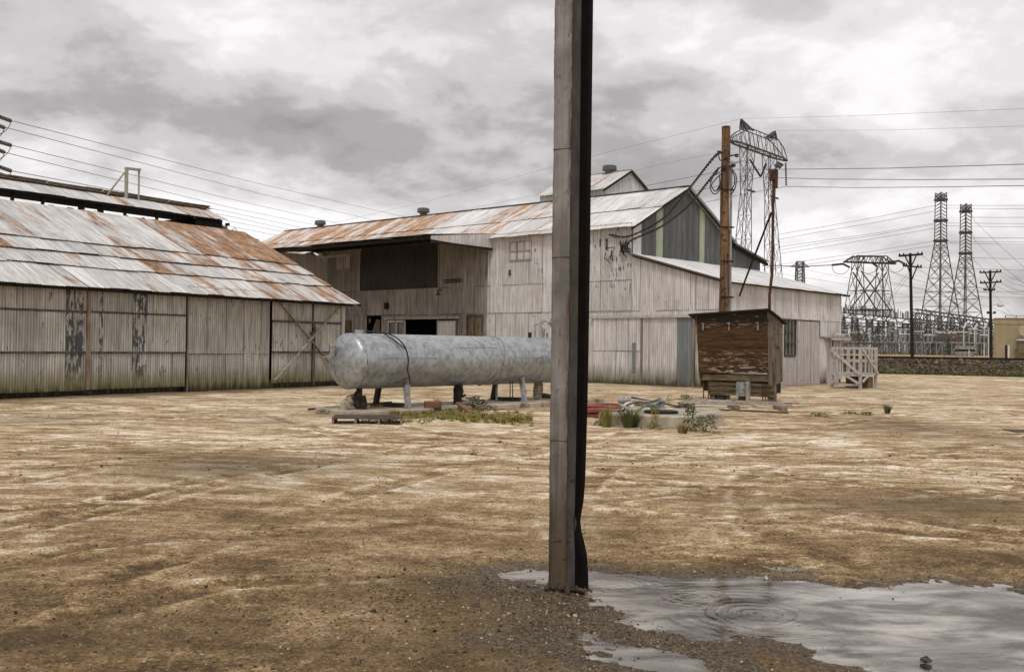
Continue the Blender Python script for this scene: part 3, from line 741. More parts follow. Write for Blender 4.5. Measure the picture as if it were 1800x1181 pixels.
def door_with_frame(s0, s1, z0, z1, girts, off=.09, patches=()):
    mb = MB()
    def exf(s, z):
        for (a, b) in patches:
            if a < s < b: return .30
        return 0
    wall(mb, lambda s, z: SH(s, -off, z), sdv, fn, s0, s1, z0, z1, laps=girts, exf=exf, sheetw=.68, xc=[c for p in patches for c in p])
    d_ = build('sliding_door', mb, M_shedwall, shed)
    g = MB()
    for z in girts: g.obox(SH(s0, -off-.035, z-.025), sdv*(s1-s0), snv*.022, UP*.05)
    build('girt', g, M_girt, d_)
    return d_
door_with_frame(-4.2, -1.75, .17, 3.05, (1.19, 2.28))
door_with_frame(-1.72, 2.28, .17, 3.05, (1.19, 2.28), patches=((1.7, 2.2),))
d2 = door_with_frame(2.36, 5.56, .19, 3.05, (1.19, 2.29), patches=((3.72, 4.2), (2.7, 2.8)))
g = MB(); g.obox(SH(2.29, -.14, .19), sdv*.11, snv*.05, UP*2.8); build('door_edge', g, M_rusttrim, shed)
g = MB(); g.obox(SH(5.56, -.05, .0), sdv*.12, snv*.05, UP*3.0); build('door_gap', g, M_void, shed)
g = MB(); g.obox(SH(5.66, -.06, .0), sdv*.05, snv*.06, UP*3.0); build('wall_edge', g, M_rusttrim, shed)
# double leaf door with X brace
mb = MB(); wall(mb, lambda s, z: SH(s, -.03, z), sdv, fn, 9.08, 10.92, .2, 3.1, laps=(1.2, 2.22)); dl = build('door_leaf', mb, M_shedwall, shed)
mb = MB(); wall(mb, lambda s, z: SH(s, -.045, z), sdv, fn, 10.94, 12.3, .2, 3.1, laps=(1.2, 2.22)); build('door_leaf', mb, M_shedwall, shed)
g = MB()
for z in (1.18, 2.2): g.obox(SH(9.05, -.10, z), sdv*3.3, snv*.04, UP*.06)
build('girt', g, M_girt, shed)
g = MB(); g.beam(SH(9.1, -.13, 3.0), SH(12.3, -.13, .35), .07, .03); build('cross_brace', g, M_rusttrim, shed)
g = MB(); g.beam(SH(12.3, -.17, 2.95), SH(9.1, -.17, .3), .07, .03); build('cross_brace', g, M_trim, shed)
g = MB(); g.tube([SH(10.93, -.14, .1), SH(10.93, -.14, 2.2)], .03, 6); g.box(SH(10.8, -.13, 1.85), (.09, .06, .12)); g.box(SH(10.95, -.13, 2.0), (.09, .06, .12)); build('door_latch', g, M_girt, shed)
g = MB(); g.obox(SH(12.33, -.12, 0), sdv*.14, snv*.12, UP*3.0); build('corner_post', g, M_whitewood, shed)
# main roof
sl = .47; fr = Vector((snv.x, snv.y, sl)).normalized(); k_ = math.sqrt(1+sl*sl)
nr_ = (UP-fr*fr.z).normalized()
def shed_tint(a, v):
    s = a+S0-.1; r = random.random(); rust = random.choice((.0, .08, .14, .18, .22))
    if v > 3.6*1.0: rust = min(.42, .34+(s-7.6)*.04) if s > 7.6+r*.6 else (.26 if r < .25 else .06+.12*r)
    elif v > 1.0:
        rust = random.choice((.14, .18, .23, .27)) + (.06 if s > 5 else -.03)
        if r > .9: rust = .42
    else: rust = random.choice((.07, .12, .18, .22)) if s < 6 else random.choice((.24, .28, .32))
    return (random.random(), rust, 0)
mb = MB(); E0 = SH(S0-.1, -.5, 2.93)
rows = [(0, 1.32*k_), (1.32*k_, 2.2*k_), (2.2*k_, 3.05*k_), (3.05*k_, 5.95*k_)]
roof(mb, E0, sdv, fr, nr_, S1-S0+.45, rows, tintf=shed_tint, lift=.028)
build('roof_slope', mb, M_shedroof, shed)
g = MB(); g.obox(E0+fr*.12-nr_*.16, sdv*(S1-S0+.3), fr*.05, nr_*.10)
for i_ in range(28): g.obox(SH(S0+.3+i_*.8, -.42, 2.84), fr*3, sdv*.05, nr_*.09)
build('rafter', g, M_black, shed)
mb = MB(); fb = Vector((-snv.x, -snv.y, sl)).normalized(); nb = (UP-fb*fb.z).normalized()
roof(mb, SH(S0-.1, 14.1, 2.93), sdv, fb, nb, S1-S0+.45, [(0, 6.5*k_)], tintf=shed_tint); build('rear_roof_slope', mb, M_shedroof, shed)
# raised ridge vent: two small slopes on short posts
RW = 6.8
slm = .42; fm = Vector((snv.x, snv.y, slm)).normalized(); nm = (UP-fm*fm.z).normalized(); fm2 = Vector((-snv.x, -snv.y, slm)).normalized(); nm2 = (UP-fm2*fm2.z).normalized()
mb = MB()
for (base_w, ff, nn_, bz) in ((5.7, fm, nm, 6.20), (7.9, fm2, nm2, 6.34)):
    roof(mb, SH(S0, base_w, bz), sdv, ff, nn_, 21.25, [(0, 1.1*math.sqrt(1+slm*slm))], sheetw=.7,
         tintf=lambda a, v: (random.random(), .32 if random.random() > .9 or (a > 19 and random.random() > .4) else .05, 0))
mb2 = MB()
for k in range(12):
    a = S0+k*1.77; mb2.beam(SH(a, RW, 6.2+1.1*slm+.05), SH(a+1.8, RW, 6.2+1.1*slm+.055), .20, .02)
vent_roof = build('ridge_vent_roof', mb, M_shedroof, shed); build('ridge_cap', mb2, M_rusttrim, vent_roof)
g = MB()
g.obox(SH(S0, 5.75, 6.13), sdv*21.0, snv*1.06+UP*.44, UP*.03); g.obox(SH(S0, 6.8, 6.57), sdv*21.0, snv*1.05-UP*.33, UP*.03)  # black sheets added under both slopes to paint the vent's shaded underside
for k in range(14):
    a = -.4+k*1.02+(.3 if k % 3 == 0 else 0)
    for w_ in (5.9, 7.62): g.obox(SH(a-6 if k > 11 else a, w_, 5.7), sdv*.09, snv*.07, UP*.45)
for a in (12.0, 11.0): g.obox(SH(a, 5.98, 5.8), sdv*.12, snv*1.7, UP*.1)
g.obox(SH(10.9, 5.9, 5.75), sdv*1.2, snv*1.8, UP*.42)
build('vent_frame_shade_lining', g, M_black, shed)
# steel frame standing on the ridge, small flues at the end
g = MB(); pz = 6.55
g.beam(SH(8.40, RW-.1, pz), SH(8.40, RW-.1, 7.68), .10, .10); g.beam(SH(8.92, RW-.1, pz), SH(8.92, RW-.1, 7.70), .05, .05)
g.beam(SH(8.34, RW-.1, 7.68), SH(8.97, RW-.1, 7.72), .09, .09); g.beam(SH(8.38, RW-.1, 7.60), SH(7.62, RW-.1, 6.62), .045, .045)
build('ridge_frame', g, M_trim, shed)
g = MB(); g.tube([SH(12.65, 6.3, 5.7), SH(12.65, 6.3, 6.12)], .04, 8); g.tube([SH(12.62, 6.3, 6.12), SH(12.78, 6.3, 6.15)], .055, 8)
g.tube([SH(12.9, 6.8, 5.7), SH(12.9, 6.8, 6.05)], .05, 8); g.lathe([(.05, 0), (.10, .02), (.10, .09), (.02, .12)], SH(12.9, 6.8, 6.02)); build('flue', g, M_rustpole, shed)
g = MB()
g.tube([SH(12.9, 6.8, 5.5), SH(13.3, 6.6, 5.85), SH(14.0, 6.6, 5.8), SH(14.6, 6.6, 5.72)], .02, 5); g.tube([SH(13.0, 6.8, 5.75), SH(13.35, 6.6, 6.08), SH(13.7, 6.6, 5.78), SH(14.3, 6.6, 5.76)], .016, 5); build('service_wire', g, M_wire, shed)

# ================================================================== the big barn-like mill building
barn = thing('corrugated_barn', 'tall grey corrugated iron barn with long rust-streaked roof, dark gable and a lean-to', 'barn', BN(12, 4, 0))
bfn = -bv
SG = 4.32; SE = 33.0
PB = .09
holes = [(19.58, 20.69, -1, 2.97), (14.19, 19.07, -1, 2.75), (12.5, 13.55, -1, 2.92), (21.9, 22.9, 1.5, 2.72), (15.5, 21.3, 4.26, 6.5)]
mb = MB()
def barn_ex(s, z): return .13 if (4.4 < s < 7.4 and z > 2.5) else (.10 if 8.8 < s < 9.9 else 0)
wall(mb, lambda s, z: BN(s, 0, z), bu, bfn, SG, 12.3, -.1, 6.6, holes=holes, laps=(2.98, 4.24), sheetw=.78, pitch=PB, exf=barn_ex)
mbb = MB(); wall(mbb, lambda s, z: BN(s, 0, z), bu, bfn, 12.3, 24.0, -.1, 6.6, holes=holes, laps=(2.98, 4.24), sheetw=.78, pitch=PB); build('bay_wall', mbb, M_barnwall_shade, barn)
mbw = MB(); wall(mbw, lambda s, z: BN(24.0, s, z), bv, -bu, -3.95, 0, -.1, 6.2, laps=(3.0,), sheetw=.78, pitch=PB)
wall(mbw, lambda s, z: BN(s, -3.95, z), bu, bfn, 24.0, SE, -.1, 6.2, sheetw=.78, pitch=PB)
build('wing_wall', mbw, M_barnwall, barn)
mb3 = MB(); wall(mb3, lambda s, z: BN(SE, s, z), bv, bu, -3.9, 11, -.1, 8.5, pitch=PB, sheetw=.8, ztop=lambda s: 6.3+.5*max(0, min(s, 8-s)) if s < 8 else 6.4-.2*(s-8))
wall(mb3, lambda s, z: BN(s, 11.0, z), bu, bv, SG, SE, -.1, 5.8, pitch=PB, sheetw=.8); build('rear_wall', mb3, M_barnwall, barn)
build('wall', mb, M_barnwall, barn)
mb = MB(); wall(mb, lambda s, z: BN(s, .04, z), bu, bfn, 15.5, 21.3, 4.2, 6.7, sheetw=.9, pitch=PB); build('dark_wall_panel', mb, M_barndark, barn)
g = MB(); g.obox(BN(21.27, -.03, 4.2), bu*.08, bv*.03, UP*2.1); g.obox(BN(15.46, -.03, 4.2), bu*.05, bv*.03, UP*2.1); build('panel_trim', g, M_trim, barn)
# gable end above the lean-to
def gtop(w_): return 6.42+.5*w_ if w_ < 4 else (8.42-.5*(w_-4) if w_ < 8 else 6.42-.19*(w_-8))
mb = MB()
def gsec(a, b, mat_mb, **k): wall(mat_mb, lambda s, z: BN(SG-.01, s, z), bv, -bu, a, b, 4.9, 9, ztop=gtop, pitch=PB, sheetw=.85, **k)
mbg = MB(); mbw = MB()
gsec(.0, .62, mbw); build('gable_edge_sheet', mbw, M_barnwall, barn)
gsec(.62, 1.72, mb); gsec(2.30, 3.99, mb); gsec(3.99, 4.62, mb); gsec(4.62, 5.25, mb); gsec(5.68, 8.0, mb); gsec(8.0, 11.0, mb)
build('gable', mb, M_gable, barn)
gsec(1.72, 2.30, mbg); build('skylight_strip', mbg, M_green, barn)
mbg = MB(); gsec(5.25, 5.68, mbg); build('skylight_strip', mbg, M_green, barn)
# roof
RZ = 8.55; sb = .5; fB = Vector((bv.x, bv.y, sb)).normalized(); nB = (UP-fB*fB.z).normalized(); kb = math.sqrt(1+sb*sb)
def barn_tint(a, v):
    s = SE-a
    r = random.random()
    if s < 8.6: rust = .04
    elif s < 12.5: rust = random.choice((.06, .15, .24, .3))
    elif s < 15.0: rust = random.choice((.24, .30, .36, .3))
    elif s < 17.5: rust = random.choice((.04, .10, .16))
    else: rust = random.choice((.30, .34, .38))
    if v < 1.0: rust = max(.04, rust-.10)
    return (r, rust, 0)
mb = MB(); L_ = SE-SG+.6
roof(mb, BN(SE+.3, -.3, RZ-4.3*sb), -bu, fB, nB, L_, [(0, 2.0*kb), (2.0*kb, 4.3*kb)], sheetw=.66, tintf=barn_tint, pitch=.09, amp=.011, lift=.02)
build('roof_slope', mb, M_barnroof, barn)
mb = MB(); fB2 = Vector((-bv.x, -bv.y, sb)).normalized(); nB2 = (UP-fB2*fB2.z).normalized()
roof(mb, BN(SE+.3, 8.2, RZ-4.2*sb), -bu, fB2, nB2, L_, [(0, 4.2*kb)], tintf=barn_tint, pitch=.09); build('rear_roof_slope', mb, M_barnroof, barn)
mb = MB(); fB3 = Vector((-bv.x, -bv.y, .19)).normalized(); nB3 = (UP-fB3*fB3.z).normalized()
roof(mb, BN(SE+.3, 11.5, 5.80), -bu, fB3, nB3, L_, [(0, 3.55)], tintf=barn_tint, pitch=.09); build('rear_skirt_roof', mb, M_barnroof, barn)
g = MB()
g.beam(BN(SE+.3, 4.0, RZ+.02), BN(SG-.28, 4.0, RZ+.02), .26, .03)
build('ridge_cap', g, M_gable, barn)
g = MB()   # dark barge boards and rafters
for (a, b) in (((-.3, RZ-4.3*sb), (4.0, RZ)), ((4.0, RZ), (8.2, RZ-4.2*sb)), ((8.1, 6.42), (11.5, 5.78))):
    g.obox(BN(SG-.2, a[0], a[1]-.15), bu*.05, BN(0, b[0], b[1])-BN(0, a[0], a[1]), UP*.11)
g.obox(BN(SG-.2, 8.1, 6.28), bu*.2, BN(0, 11.5, 5.72)-BN(0, 8.1, 6.36), UP*.05)
build('barge_board', g, M_black, barn)
# canopy over the loading bay
slc = .10; fC = Vector((bv.x, bv.y, slc)).normalized(); nC = (UP-fC*fC.z).normalized()
mb = MB(); roof(mb, BN(25.2, -4.25, 6.22), -bu, fC, nC, 25.2-11.95, [(0, 4.75)], tintf=lambda a, v: (random.random(), random.choice((.02, .1, .2, .26)), 0), pitch=.09, amp=.011)
can = build('canopy_roof', mb, M_barnroof, barn)
g = MB()
g.obox(BN(25.0, -4.1, 6.02), -bu*13.0, bv*.06, UP*.16)
for i_ in range(18): g.obox(BN(24.8-i_*.74, -4.05, 6.10), -bu*.05, fC*4.2, UP*.09)
g.obox(BN(25.0, -4.1, 6.14), -bu*12.98, bv*4.05+UP*.405, UP*.02)  # black lining added under the canopy roof to deepen its shade
build('canopy_rafter_shade_lining', g, M_black, can)
mb = MB(); mb.prism([BN(12.0, -3.95, 6.18), BN(12.0, -3.95, 6.02), BN(12.0, -.02, 5.90), BN(12.0, -.02, 6.62)], -bu*.05); build('canopy_end_panel', mb, M_barnwall, can)
g = MB(); g.obox(BN(12.0, -3.97, 5.88), -bu*.07, bv*3.9-UP*.02, UP*.10); build('canopy_end_beam', g, M_black, can)
mb = MB(); mb.obox(BN(24.0, -4.0, 5.82), bu*.6, bv*.06, UP*.35); build('soffit_board', mb, M_whitewood, can)
g = MB(); p0, p1 = BN(21.9, -2.2, 5.85), BN(19.4, -2.2, 5.88); g.beam(p0, p1, .07, .10); build('strip_light', g, M_trim, can)
# lean-to against the gable
mb = MB()
lt = lambda s: 4.08+(s)*(5.30-4.08)/SG
wall(mb, lambda s, z: BN(s, 0, z), bu, bfn, .0, SG, -.1, 5.4, holes=[(1.33, 6.3, -1, 2.70)], laps=(2.98,), ztop=lt, pitch=PB, sheetw=.78)
wall(mb, lambda s, z: BN(0, s, z), bv, -bu, 0, 10.55, -.1, 4.12, holes=[(4.78, 5.85, 1.2, 2.74), (6.1, 8.1, 1, 2.72), (9.0, 10.4, -1, 2.0)], laps=(2.77,), pitch=PB, sheetw=.78, exf=lambda s, z: 0)
wall(mb, lambda s, z: BN(s, 10.55, z), bu, bv, 0, SG, -.1, 5.4, ztop=lt, pitch=PB)
build('lean_to_wall', mb, M_barnwall, barn)
mb = MB(); slL = (5.32-4.08)/SG; fL = Vector((bu.x, bu.y, slL)).normalized(); nL = (UP-fL*fL.z).normalized()
roof(mb, BN(-.25, -.18, 4.10-.25*slL), bv, fL, nL, 10.95, [(0, 4.75)], sheetw=.8, tintf=lambda a, v: (random.random(), .0, 0), pitch=.09)
build('lean_to_roof', mb, M_barnroof, barn)
g = MB(); g.obox(BN(-.18, -.12, 3.98), bv*10.8, bu*.05, UP*.07); g.obox(BN(-.1, -.16, 3.95), BN(SG, 0, 5.28)-BN(0, 0, 4.05), bv*.05, UP*.07); build('eave_board', g, M_black, barn)
# sliding door on the long side, near the corner
mb = MB(); wall(mb, lambda s, z: BN(s, -.10, z), bu, bfn, 3.78, 6.15, .05, 2.70, pitch=PB, sheetw=.6, laps=(1.35,)); dr_ = build('sliding_door', mb, M_barnwall, barn)
mb = MB(); wall(mb, lambda s, z: BN(s, -.07, z), bu, bfn, 2.1, 3.74, .03, 2.70, pitch=PB, sheetw=.65); dr2 = build('sliding_door', mb, M_barnwall, barn)
mb = MB(); wall(mb, lambda s, z: BN(s, -.075, z), bu, bfn, 1.4, 2.1, .02, 2.70, pitch=PB, sheetw=.7, ex=0)
M_bluezinc = corr_mat('blue_zinc_sheet', (.25, .275, .28), (.17, .19, .195), (.12, .13, .135), peel=.75, moss_foot=.4)
build('zinc_sheet', mb, M_bluezinc, dr2)
mb = MB(); mb.obox(BN(4.02, -.125, .5), bu*.18, bv*.01, UP*1.2); build('patch', mb, M_bluezinc, dr_)
g = MB(); g.obox(BN(1.2, -.17, 2.70), bu*5.1, bv*.13, UP*.09); build('door_track', g, M_whitewood, barn)
g = MB(); g.obox(BN(3.72, -.13, 0), bu*.07, bv*.04, UP*2.7); g.obox(BN(1.32, -.12, 0), bu*.08, bv*.05, UP*2.7); build('door_post', g, M_rusttrim, barn)
g = MB(); g.obox(BN(4.35, -.03, 2.98), bu*2.3, bv*.03, UP*.05); build('flashing', g, M_trim, barn)
mb = MB(); mb.obox(BN(2.1, -.012, 2.98), bu*.7, bv*.003, UP*.4); build('repair_sheet', mb, M_whitewood, barn)
# loading bay
g = MB(); g.obox(BN(14.2, 2.5, 0), bu*6.8, bv*.1, UP*3.2); g.obox(BN(14.1, .1, 0), bu*.1, bv*2.4, UP*3.2); g.obox(BN(21.0, .1, 0), bu*.1, bv*2.4, UP*3.2); g.obox(BN(14.1, .06, 2.98), bu*6.9, bv*2.5, UP*.1); g.obox(BN(12.3, 1.0, 0), bu*1.5, bv*.1, UP*3.1)
g.obox(BN(21.8, .3, 1.0), bu*1.2, bv*.1, UP*2.0)
build('bay_interior', g, M_void, barn)
g = MB(); g.obox(BN(14.0, -.12, 2.76), bu*5.2, bv*.12, UP*.12); build('bay_lintel', g, M_trim, barn)
g = MB(); 
for z_, h_ in ((2.62, .1), (1.6, .06)): g.obox(BN(17.75, -.05, z_), bu*1.3, bv*.05, UP*h_)
for s_ in (17.75, 18.35, 18.98): g.obox(BN(s_, -.05, .0), bu*.07, bv*.05, UP*2.7)
fr_ = build('side_window_frame', g, M_whitewood, barn)
g = MB(); g.obox(BN(17.8, .02, .1), bu*1.2, bv*.01, UP*2.5); build('pane', g, M_glass, fr_)
g = MB(); g.obox(BN(14.25, -.07, .0), bu*1.2, bv*.05, UP*2.68); d_ = build('bay_door', g, M_barnwall, barn)
g = MB(); g.obox(BN(15.42, -.09, 0), bu*.06, bv*.07, UP*2.7); g.obox(BN(14.22, -.09, 0), bu*.05, bv*.07, UP*2.7); g.obox(BN(14.25, -.09, 2.62), bu*1.2, bv*.07, UP*.06); build('door_frame', g, M_trim, d_)
def winframe(s0, s1, z0, z1, nm='window', bars=(1, 1), mat=M_trim, back=M_barnwall, t_=.05, org=BN, plane=None):
    g = MB(); A = (lambda s, o, z: BN(s, o, z)) if plane is None else plane
    def bar(a, b, za, zb): 
        g.prism([A(a, -.02, za), A(b, -.02, za), A(b, -.02, zb), A(a, -.02, zb)], A(a, -.06, za)-A(a, -.02, za))
    bar(s0-t_, s1+t_, z0-t_*1.3, z0); bar(s0-t_, s1+t_, z1, z1+t_); bar(s0-t_, s0, z0, z1); bar(s1, s1+t_, z0, z1)
    for k in range(bars[0]): x = s0+(s1-s0)*(k+1)/(bars[0]+1); bar(x-.018, x+.018, z0, z1)
    for k in range(bars[1]): z = z0+(z1-z0)*(k+1)/(bars[1]+1); bar(s0, s1, z-.018, z+.018)
    f_ = build(nm, g, mat, barn)
    g2 = MB(); g2.prism([A(s0, .0, z0), A(s1, .0, z0), A(s1, .0, z1), A(s0, .0, z1)], (A(s0, -.01, z0)-A(s0, 0, z0))*1.3)
    build('pane', g2, back, f_)
winframe(9.68, 10.90, 5.37, 6.15, bars=(2, 1), mat=M_trim, t_=.03)
winframe(22.05, 23.2, 5.46, 6.1, bars=(1, 0), mat=M_trim, t_=.03)
M_barnpane = plain('brown_torn_board', (.08, .06, .035), (.20, .155, .10), 3, .8, stretch=(4, 4, .6))
winframe(12.55, 13.5, .8, 2.88, bars=(1, 1), mat=M_girt, back=M_barnpane)
winframe(21.95, 22.85, 1.5, 2.7, bars=(1, 1), mat=M_girt, back=M_barnpane)
g = MB(); g.prism([BN(20.5, .12, .4), BN(19.75, .10, .5), BN(19.8, .1, 2.75), BN(20.15, .16, 2.8), BN(20.42, .14, 2.2)], bv*.03); g.obox(BN(20.45, .02, 2.6), bu*.12, bv*.03, UP*.25); build('torn_shutter', g, M_barnpane, barn)
pv = lambda s, o, z: BN(o, s, z)
winframe(4.85, 5.80, 1.27, 2.70, bars=(2, 2), mat=M_girt, back=M_glass, t_=.04, plane=pv)
# board doors on the lean-to front
g = MB()
x = 4.45
while x < 8.2:
    wd = random.uniform(.28, .36)
    if not (4.6 < x < 5.75 ): g.obox(BN(-.02-random.uniform(.01, .03), x, .02), bv*(wd-.02), bu*.012, UP*2.7)
    else: g.obox(BN(-.03, x, .02), bv*(wd-.02), bu*.012, UP*1.15)
    x += wd
build('board_cladding', g, M_whitewood, barn)
g = MB(); g.obox(BN(-.05, 4.4, 2.74), bv*3.8, bu*.04, UP*.04); g.obox(BN(-.05, 8.15, 2.1), bv*.05, bu*.04, UP*.66); g.obox(BN(-.05, 8.2, 2.04), bv*.5, bu*.04, UP*.04); build('cladding_trim', g, M_girt, barn)
g = MB(); g.obox(BN(-.40, 8.65, 2.04), bv*2.1, bu*.42, UP*.07); g.obox(BN(-.40, 8.65, 1.95), bv*2.1, bu*.04, UP*.14)
for i_ in range(7): g.box(BN(-.25, 9.3+i_*.13, 2.16), (.14, .13, random.uniform(.08, .2)), Matrix.Rotation(i_, 3, 'X'))
build('porch_shelf', g, M_whitewood, barn)
g = MB()
for k in range(4): g.obox(BN(.03, 9.0+k*.36, .0), bv*.33, bu*.015, UP*2.0)
d_ = build('side_door', g, M_whitewood, barn)
g = MB(); g.obox(BN(.01, 9.68, .0), bv*.04, bu*.02, UP*2.0); build('door_gap', g, M_void, d_)
# cupola
s0c, s1c = 8.6, 12.75
mb = MB()
wall(mb, lambda s, z: BN(s, 4.15, z), bu, bfn, s0c+.15, s1c-.1, 8.2, 9.0, pitch=PB)
ct = lambda s: 8.97+.53*min(s-4.15, 8.25-s)
wall(mb, lambda s, z: BN(s0c+.15, s, z), bv, -bu, 4.15, 8.25, 6.3, 10, ztop=ct, pitch=PB, sheetw=.7)
wall(mb, lambda s, z: BN(s1c-.1, s, z), bv, bu, 4.15, 8.25, 6.3, 10, ztop=ct, pitch=PB, sheetw=.7)
wall(mb, lambda s, z: BN(s, 8.25, z), bu, bv, s0c+.15, s1c-.1, 6.3, 9.0, pitch=PB)
cup = build('cupola', mb, M_barnwall, barn)
mb = MB(); fc = Vector((bv.x, bv.y, .53)).normalized(); ncp = (UP-fc*fc.z).normalized(); fc2 = Vector((-bv.x, -bv.y, .53)).normalized(); ncp2 = (UP-fc2*fc2.z).normalized(); kc = math.sqrt(1+.53**2)
ctint = lambda a, v: (random.random()*.5, random.choice((.1, .16, .22)), .1)
roof(mb, BN(s1c, 3.95, 8.88), -bu, fc, ncp, s1c-s0c, [(0, 2.25*kc)], tintf=ctint, pitch=.09); roof(mb, BN(s1c, 8.45, 8.88), -bu, fc2, ncp2, s1c-s0c, [(0, 2.25*kc)], tintf=ctint, pitch=.09)
build('cupola_roof', mb, M_barnroof, cup)
g = MB()
for (a, b) in (((3.95, 8.80), (6.2, 10.0)), ((6.2, 10.0), (8.45, 8.80))): g.obox(BN(s0c+.02, a[0], a[1]-.05), bu*.05, BN(0, b[0], b[1])-BN(0, a[0], a[1]), UP*.11)
build('barge_board', g, M_black, cup)
vprof = [(.17, -.5), (.17, .05), (.22, .16), (.34, .20), (.35, .24), (.33, .26), (.33, .38), (.30, .42), (.02, .47)]
for (s_, w_, z_, k) in ((29.8, 4.0, 8.60, 1.0), (20.8, 4.0, 8.62, 1.0), (9.95, 6.2, 10.05, 1.05)):
    g = MB(); g.lathe([(r*k, h*k) for r, h in vprof], BN(s_, w_, z_-.08), n=20); build('roof_vent', g, M_vent, cup if s_ < 11 else barn, smooth=False)
# small wall fittings
g = MB(); g.box(BN(19.1, -.04, 3.45), (.3, .12, .32)); build('wall_box', g, M_black, barn)
g = MB()
for i_ in range(7): g.tube([BN(14.0+i_*.16+.10*math.cos(a), -.06, 4.55+.08*math.sin(a)) for a in [k*math.pi/4 for k in range(9)]], .018, 4)
build('chain_rings', g, M_black, barn)
g = MB(); g.tube([BN(15.3, 0, 4.15), BN(15.3, -.25, 4.12), BN(15.15, -.35, 4.0)], .03, 6); g.lathe([(.03, 0), (.13, -.14), (.0, -.12)], BN(15.15, -.35, 4.02)); build('wall_lamp', g, M_girt, barn)
g = MB(); g.box(BN(8.05, -.05, 3.95), (.08, .06, .25)); g.obox(BN(5.55, -.05, 5.55), bu*.08, bv*.05, UP*.45); g.obox(BN(5.9, -.03, 5.7), bu*.05, bv*.03, UP*.3); g.box(BN(10.9, -.05, 4.8), (.1, .05, .25)); build('wall_bracket', g, M_girt, barn)
def squig(c, r, n, th, seedv):
    rr = random.Random(seedv); g = MB()
    for k in range(n):
        pts = [c+bu*rr.uniform(-r, r)*.7-bv*rr.uniform(0.02, .2)+UP*(rr.uniform(-r, r)) for _ in range(4)]
        P_ = []
        for i_ in range(13):
            t_ = i_/12*3; a = min(int(t_), 2); q = t_-a; q = q*q*(3-2*q); P_.append(pts[a].lerp(pts[a+1], q))
        g.tube(P_, th, 4)
    return g
g = squig(BN(4.55, -.05, 5.55), .42, 5, .022, 4); g2 = squig(BN(5.3, -.05, 5.3), .35, 3, .018, 5); off_ = len(g.v); g.v += g2.v; g.f += [tuple(i+off_ for i in f) for f in g2.f]; g.uv += g2.uv; g.tint += g2.tint; g.mi += g2.mi
build('cable_tangle', g, M_wire, barn)
g = MB()   # dark drip stains on the sheets are raised seam ends and nails
for (s_, z_, h_) in ((11.8, 4.3, 1.75), (11.75, .4, 2.6), (8.9, 4.2, .06), (13.75, 3.0, 1.2)): g.obox(BN(s_, -.014, z_), bu*.02, bv*.004, UP*h_)
build('sheet_seam', g, M_girt, barn)
g = MB(); p = BN(0, 10.6, 4.05); g.tube([p, p+bv*.25+UP*.03, p+bv*.45-UP*.0], .02, 5); g.box(p+bv*.55-UP*.03, (.3, .2, .08)); build('eave_lamp', g, M_girt, barn)

# ================================================================== pressure tank on its slab
ta = Vector((.643, .766, 0)).normalized(); tp = Vector((ta.y, -ta.x, 0)); T0 = Vector((-2.6, 21.8, 0)); ZC, TR = 1.145, .585
def TK(t_, p_, z): return T0+ta*t_+tp*p_+UP*z
slab = MB()
pp = [TK(-1.75, .80, -.1), TK(2.2, .86, -.1), TK(6.9, .86, -.1), TK(6.9, -.8, -.1), TK(-1.5, -.8, -.1)]
slab.prism(pp, UP*.24)
tag(build('concrete_slab', slab, M_conc, bevel=.02), 'low stained concrete slab under the grey pressure tank', 'slab')
tank = thing('pressure_tank', 'long horizontal grey galvanised pressure tank on splayed legs', 'tank', T0)
mb = MB(); prof = []
for k in range(9):
    a = k/8*math.pi/2; prof.append((TR*math.sin(a)*.985, -1.27-.20*math.cos(a)))
prof += [(TR*.992, -1.26), (TR, -1.24), (TR, 2.6), (TR, 6.1)]
for k in range(7): a = k/6*math.pi/2; prof.append((TR*.99*math.cos(a), 6.12+.2*math.sin(a)))
mb.lathe(prof, T0+UP*ZC, ta, n=64); body = build('body', mb, M_galv, tank, smooth=True)
mb = MB()
def ring(t_, wd, hh, r0=TR): mb.lathe([(r0-.01, t_-wd), (r0+hh, t_-wd*.6), (r0+hh, t_+wd*.6), (r0-.01, t_+wd)], T0+UP*ZC, ta, n=64)
ring(-1.255, .012, .007); ring(3.05, .018, .008)
for (a, b, ang) in ((-.9, .9, .12), (3.2, 4.5, .12), (4.5, 6.0, .42), (1.4, 2.9, .55)):
    c_ = TK(0, 0, ZC)+tp*TR*math.cos(ang)+UP*TR*math.sin(ang); mb.beam(c_+ta*a, c_+ta*b, .015, .01, up=tuple(tp))
build('weld_seam', mb, M_tankgrey, body, smooth=True)
mb = MB(); pts = []
for k in range(26):
    an = math.radians(118-k*8.2); pts.append(TK(3.02+.14*math.sin(k*.21)-.25*(k/25.0)**2+.1, 0, ZC)+tp*(TR+.012)*math.cos(an)+UP*(TR+.012)*math.sin(an))
mb.tube(pts, .011, 5); build('strap', mb, M_trim, body)
for (tt) in (0.0, 3.95):
    for sg in (1, -1):
        mb = MB(); foot = TK(tt-.02, sg*.52, .14); top = TK(tt, sg*.40, ZC-.40)
        mb.beam(foot, top, .105, .105, up=tuple(ta)) ; mb.box(foot+UP*.01, (.22, .22, .03))
        build('leg', mb, M_tankgrey if sg == 1 else M_legdark, tank, bevel=.006)
    mb = MB(); mb.lathe([(.14, 0), (.14, .02), (.0, .025)], TK(tt+.02, .44, ZC-.33), tp+UP*(-.6), n=20); build('leg_pad', mb, M_tankgrey, tank)
    mb = MB(); mb.beam(TK(tt, .5, .17), TK(tt, -.55, .17), .08, .07); mb.beam(TK(tt+.05, .5, .22), TK(tt-.02, -.5, .20), .05, .05); build('foot_beam', mb, M_legdark, tank)
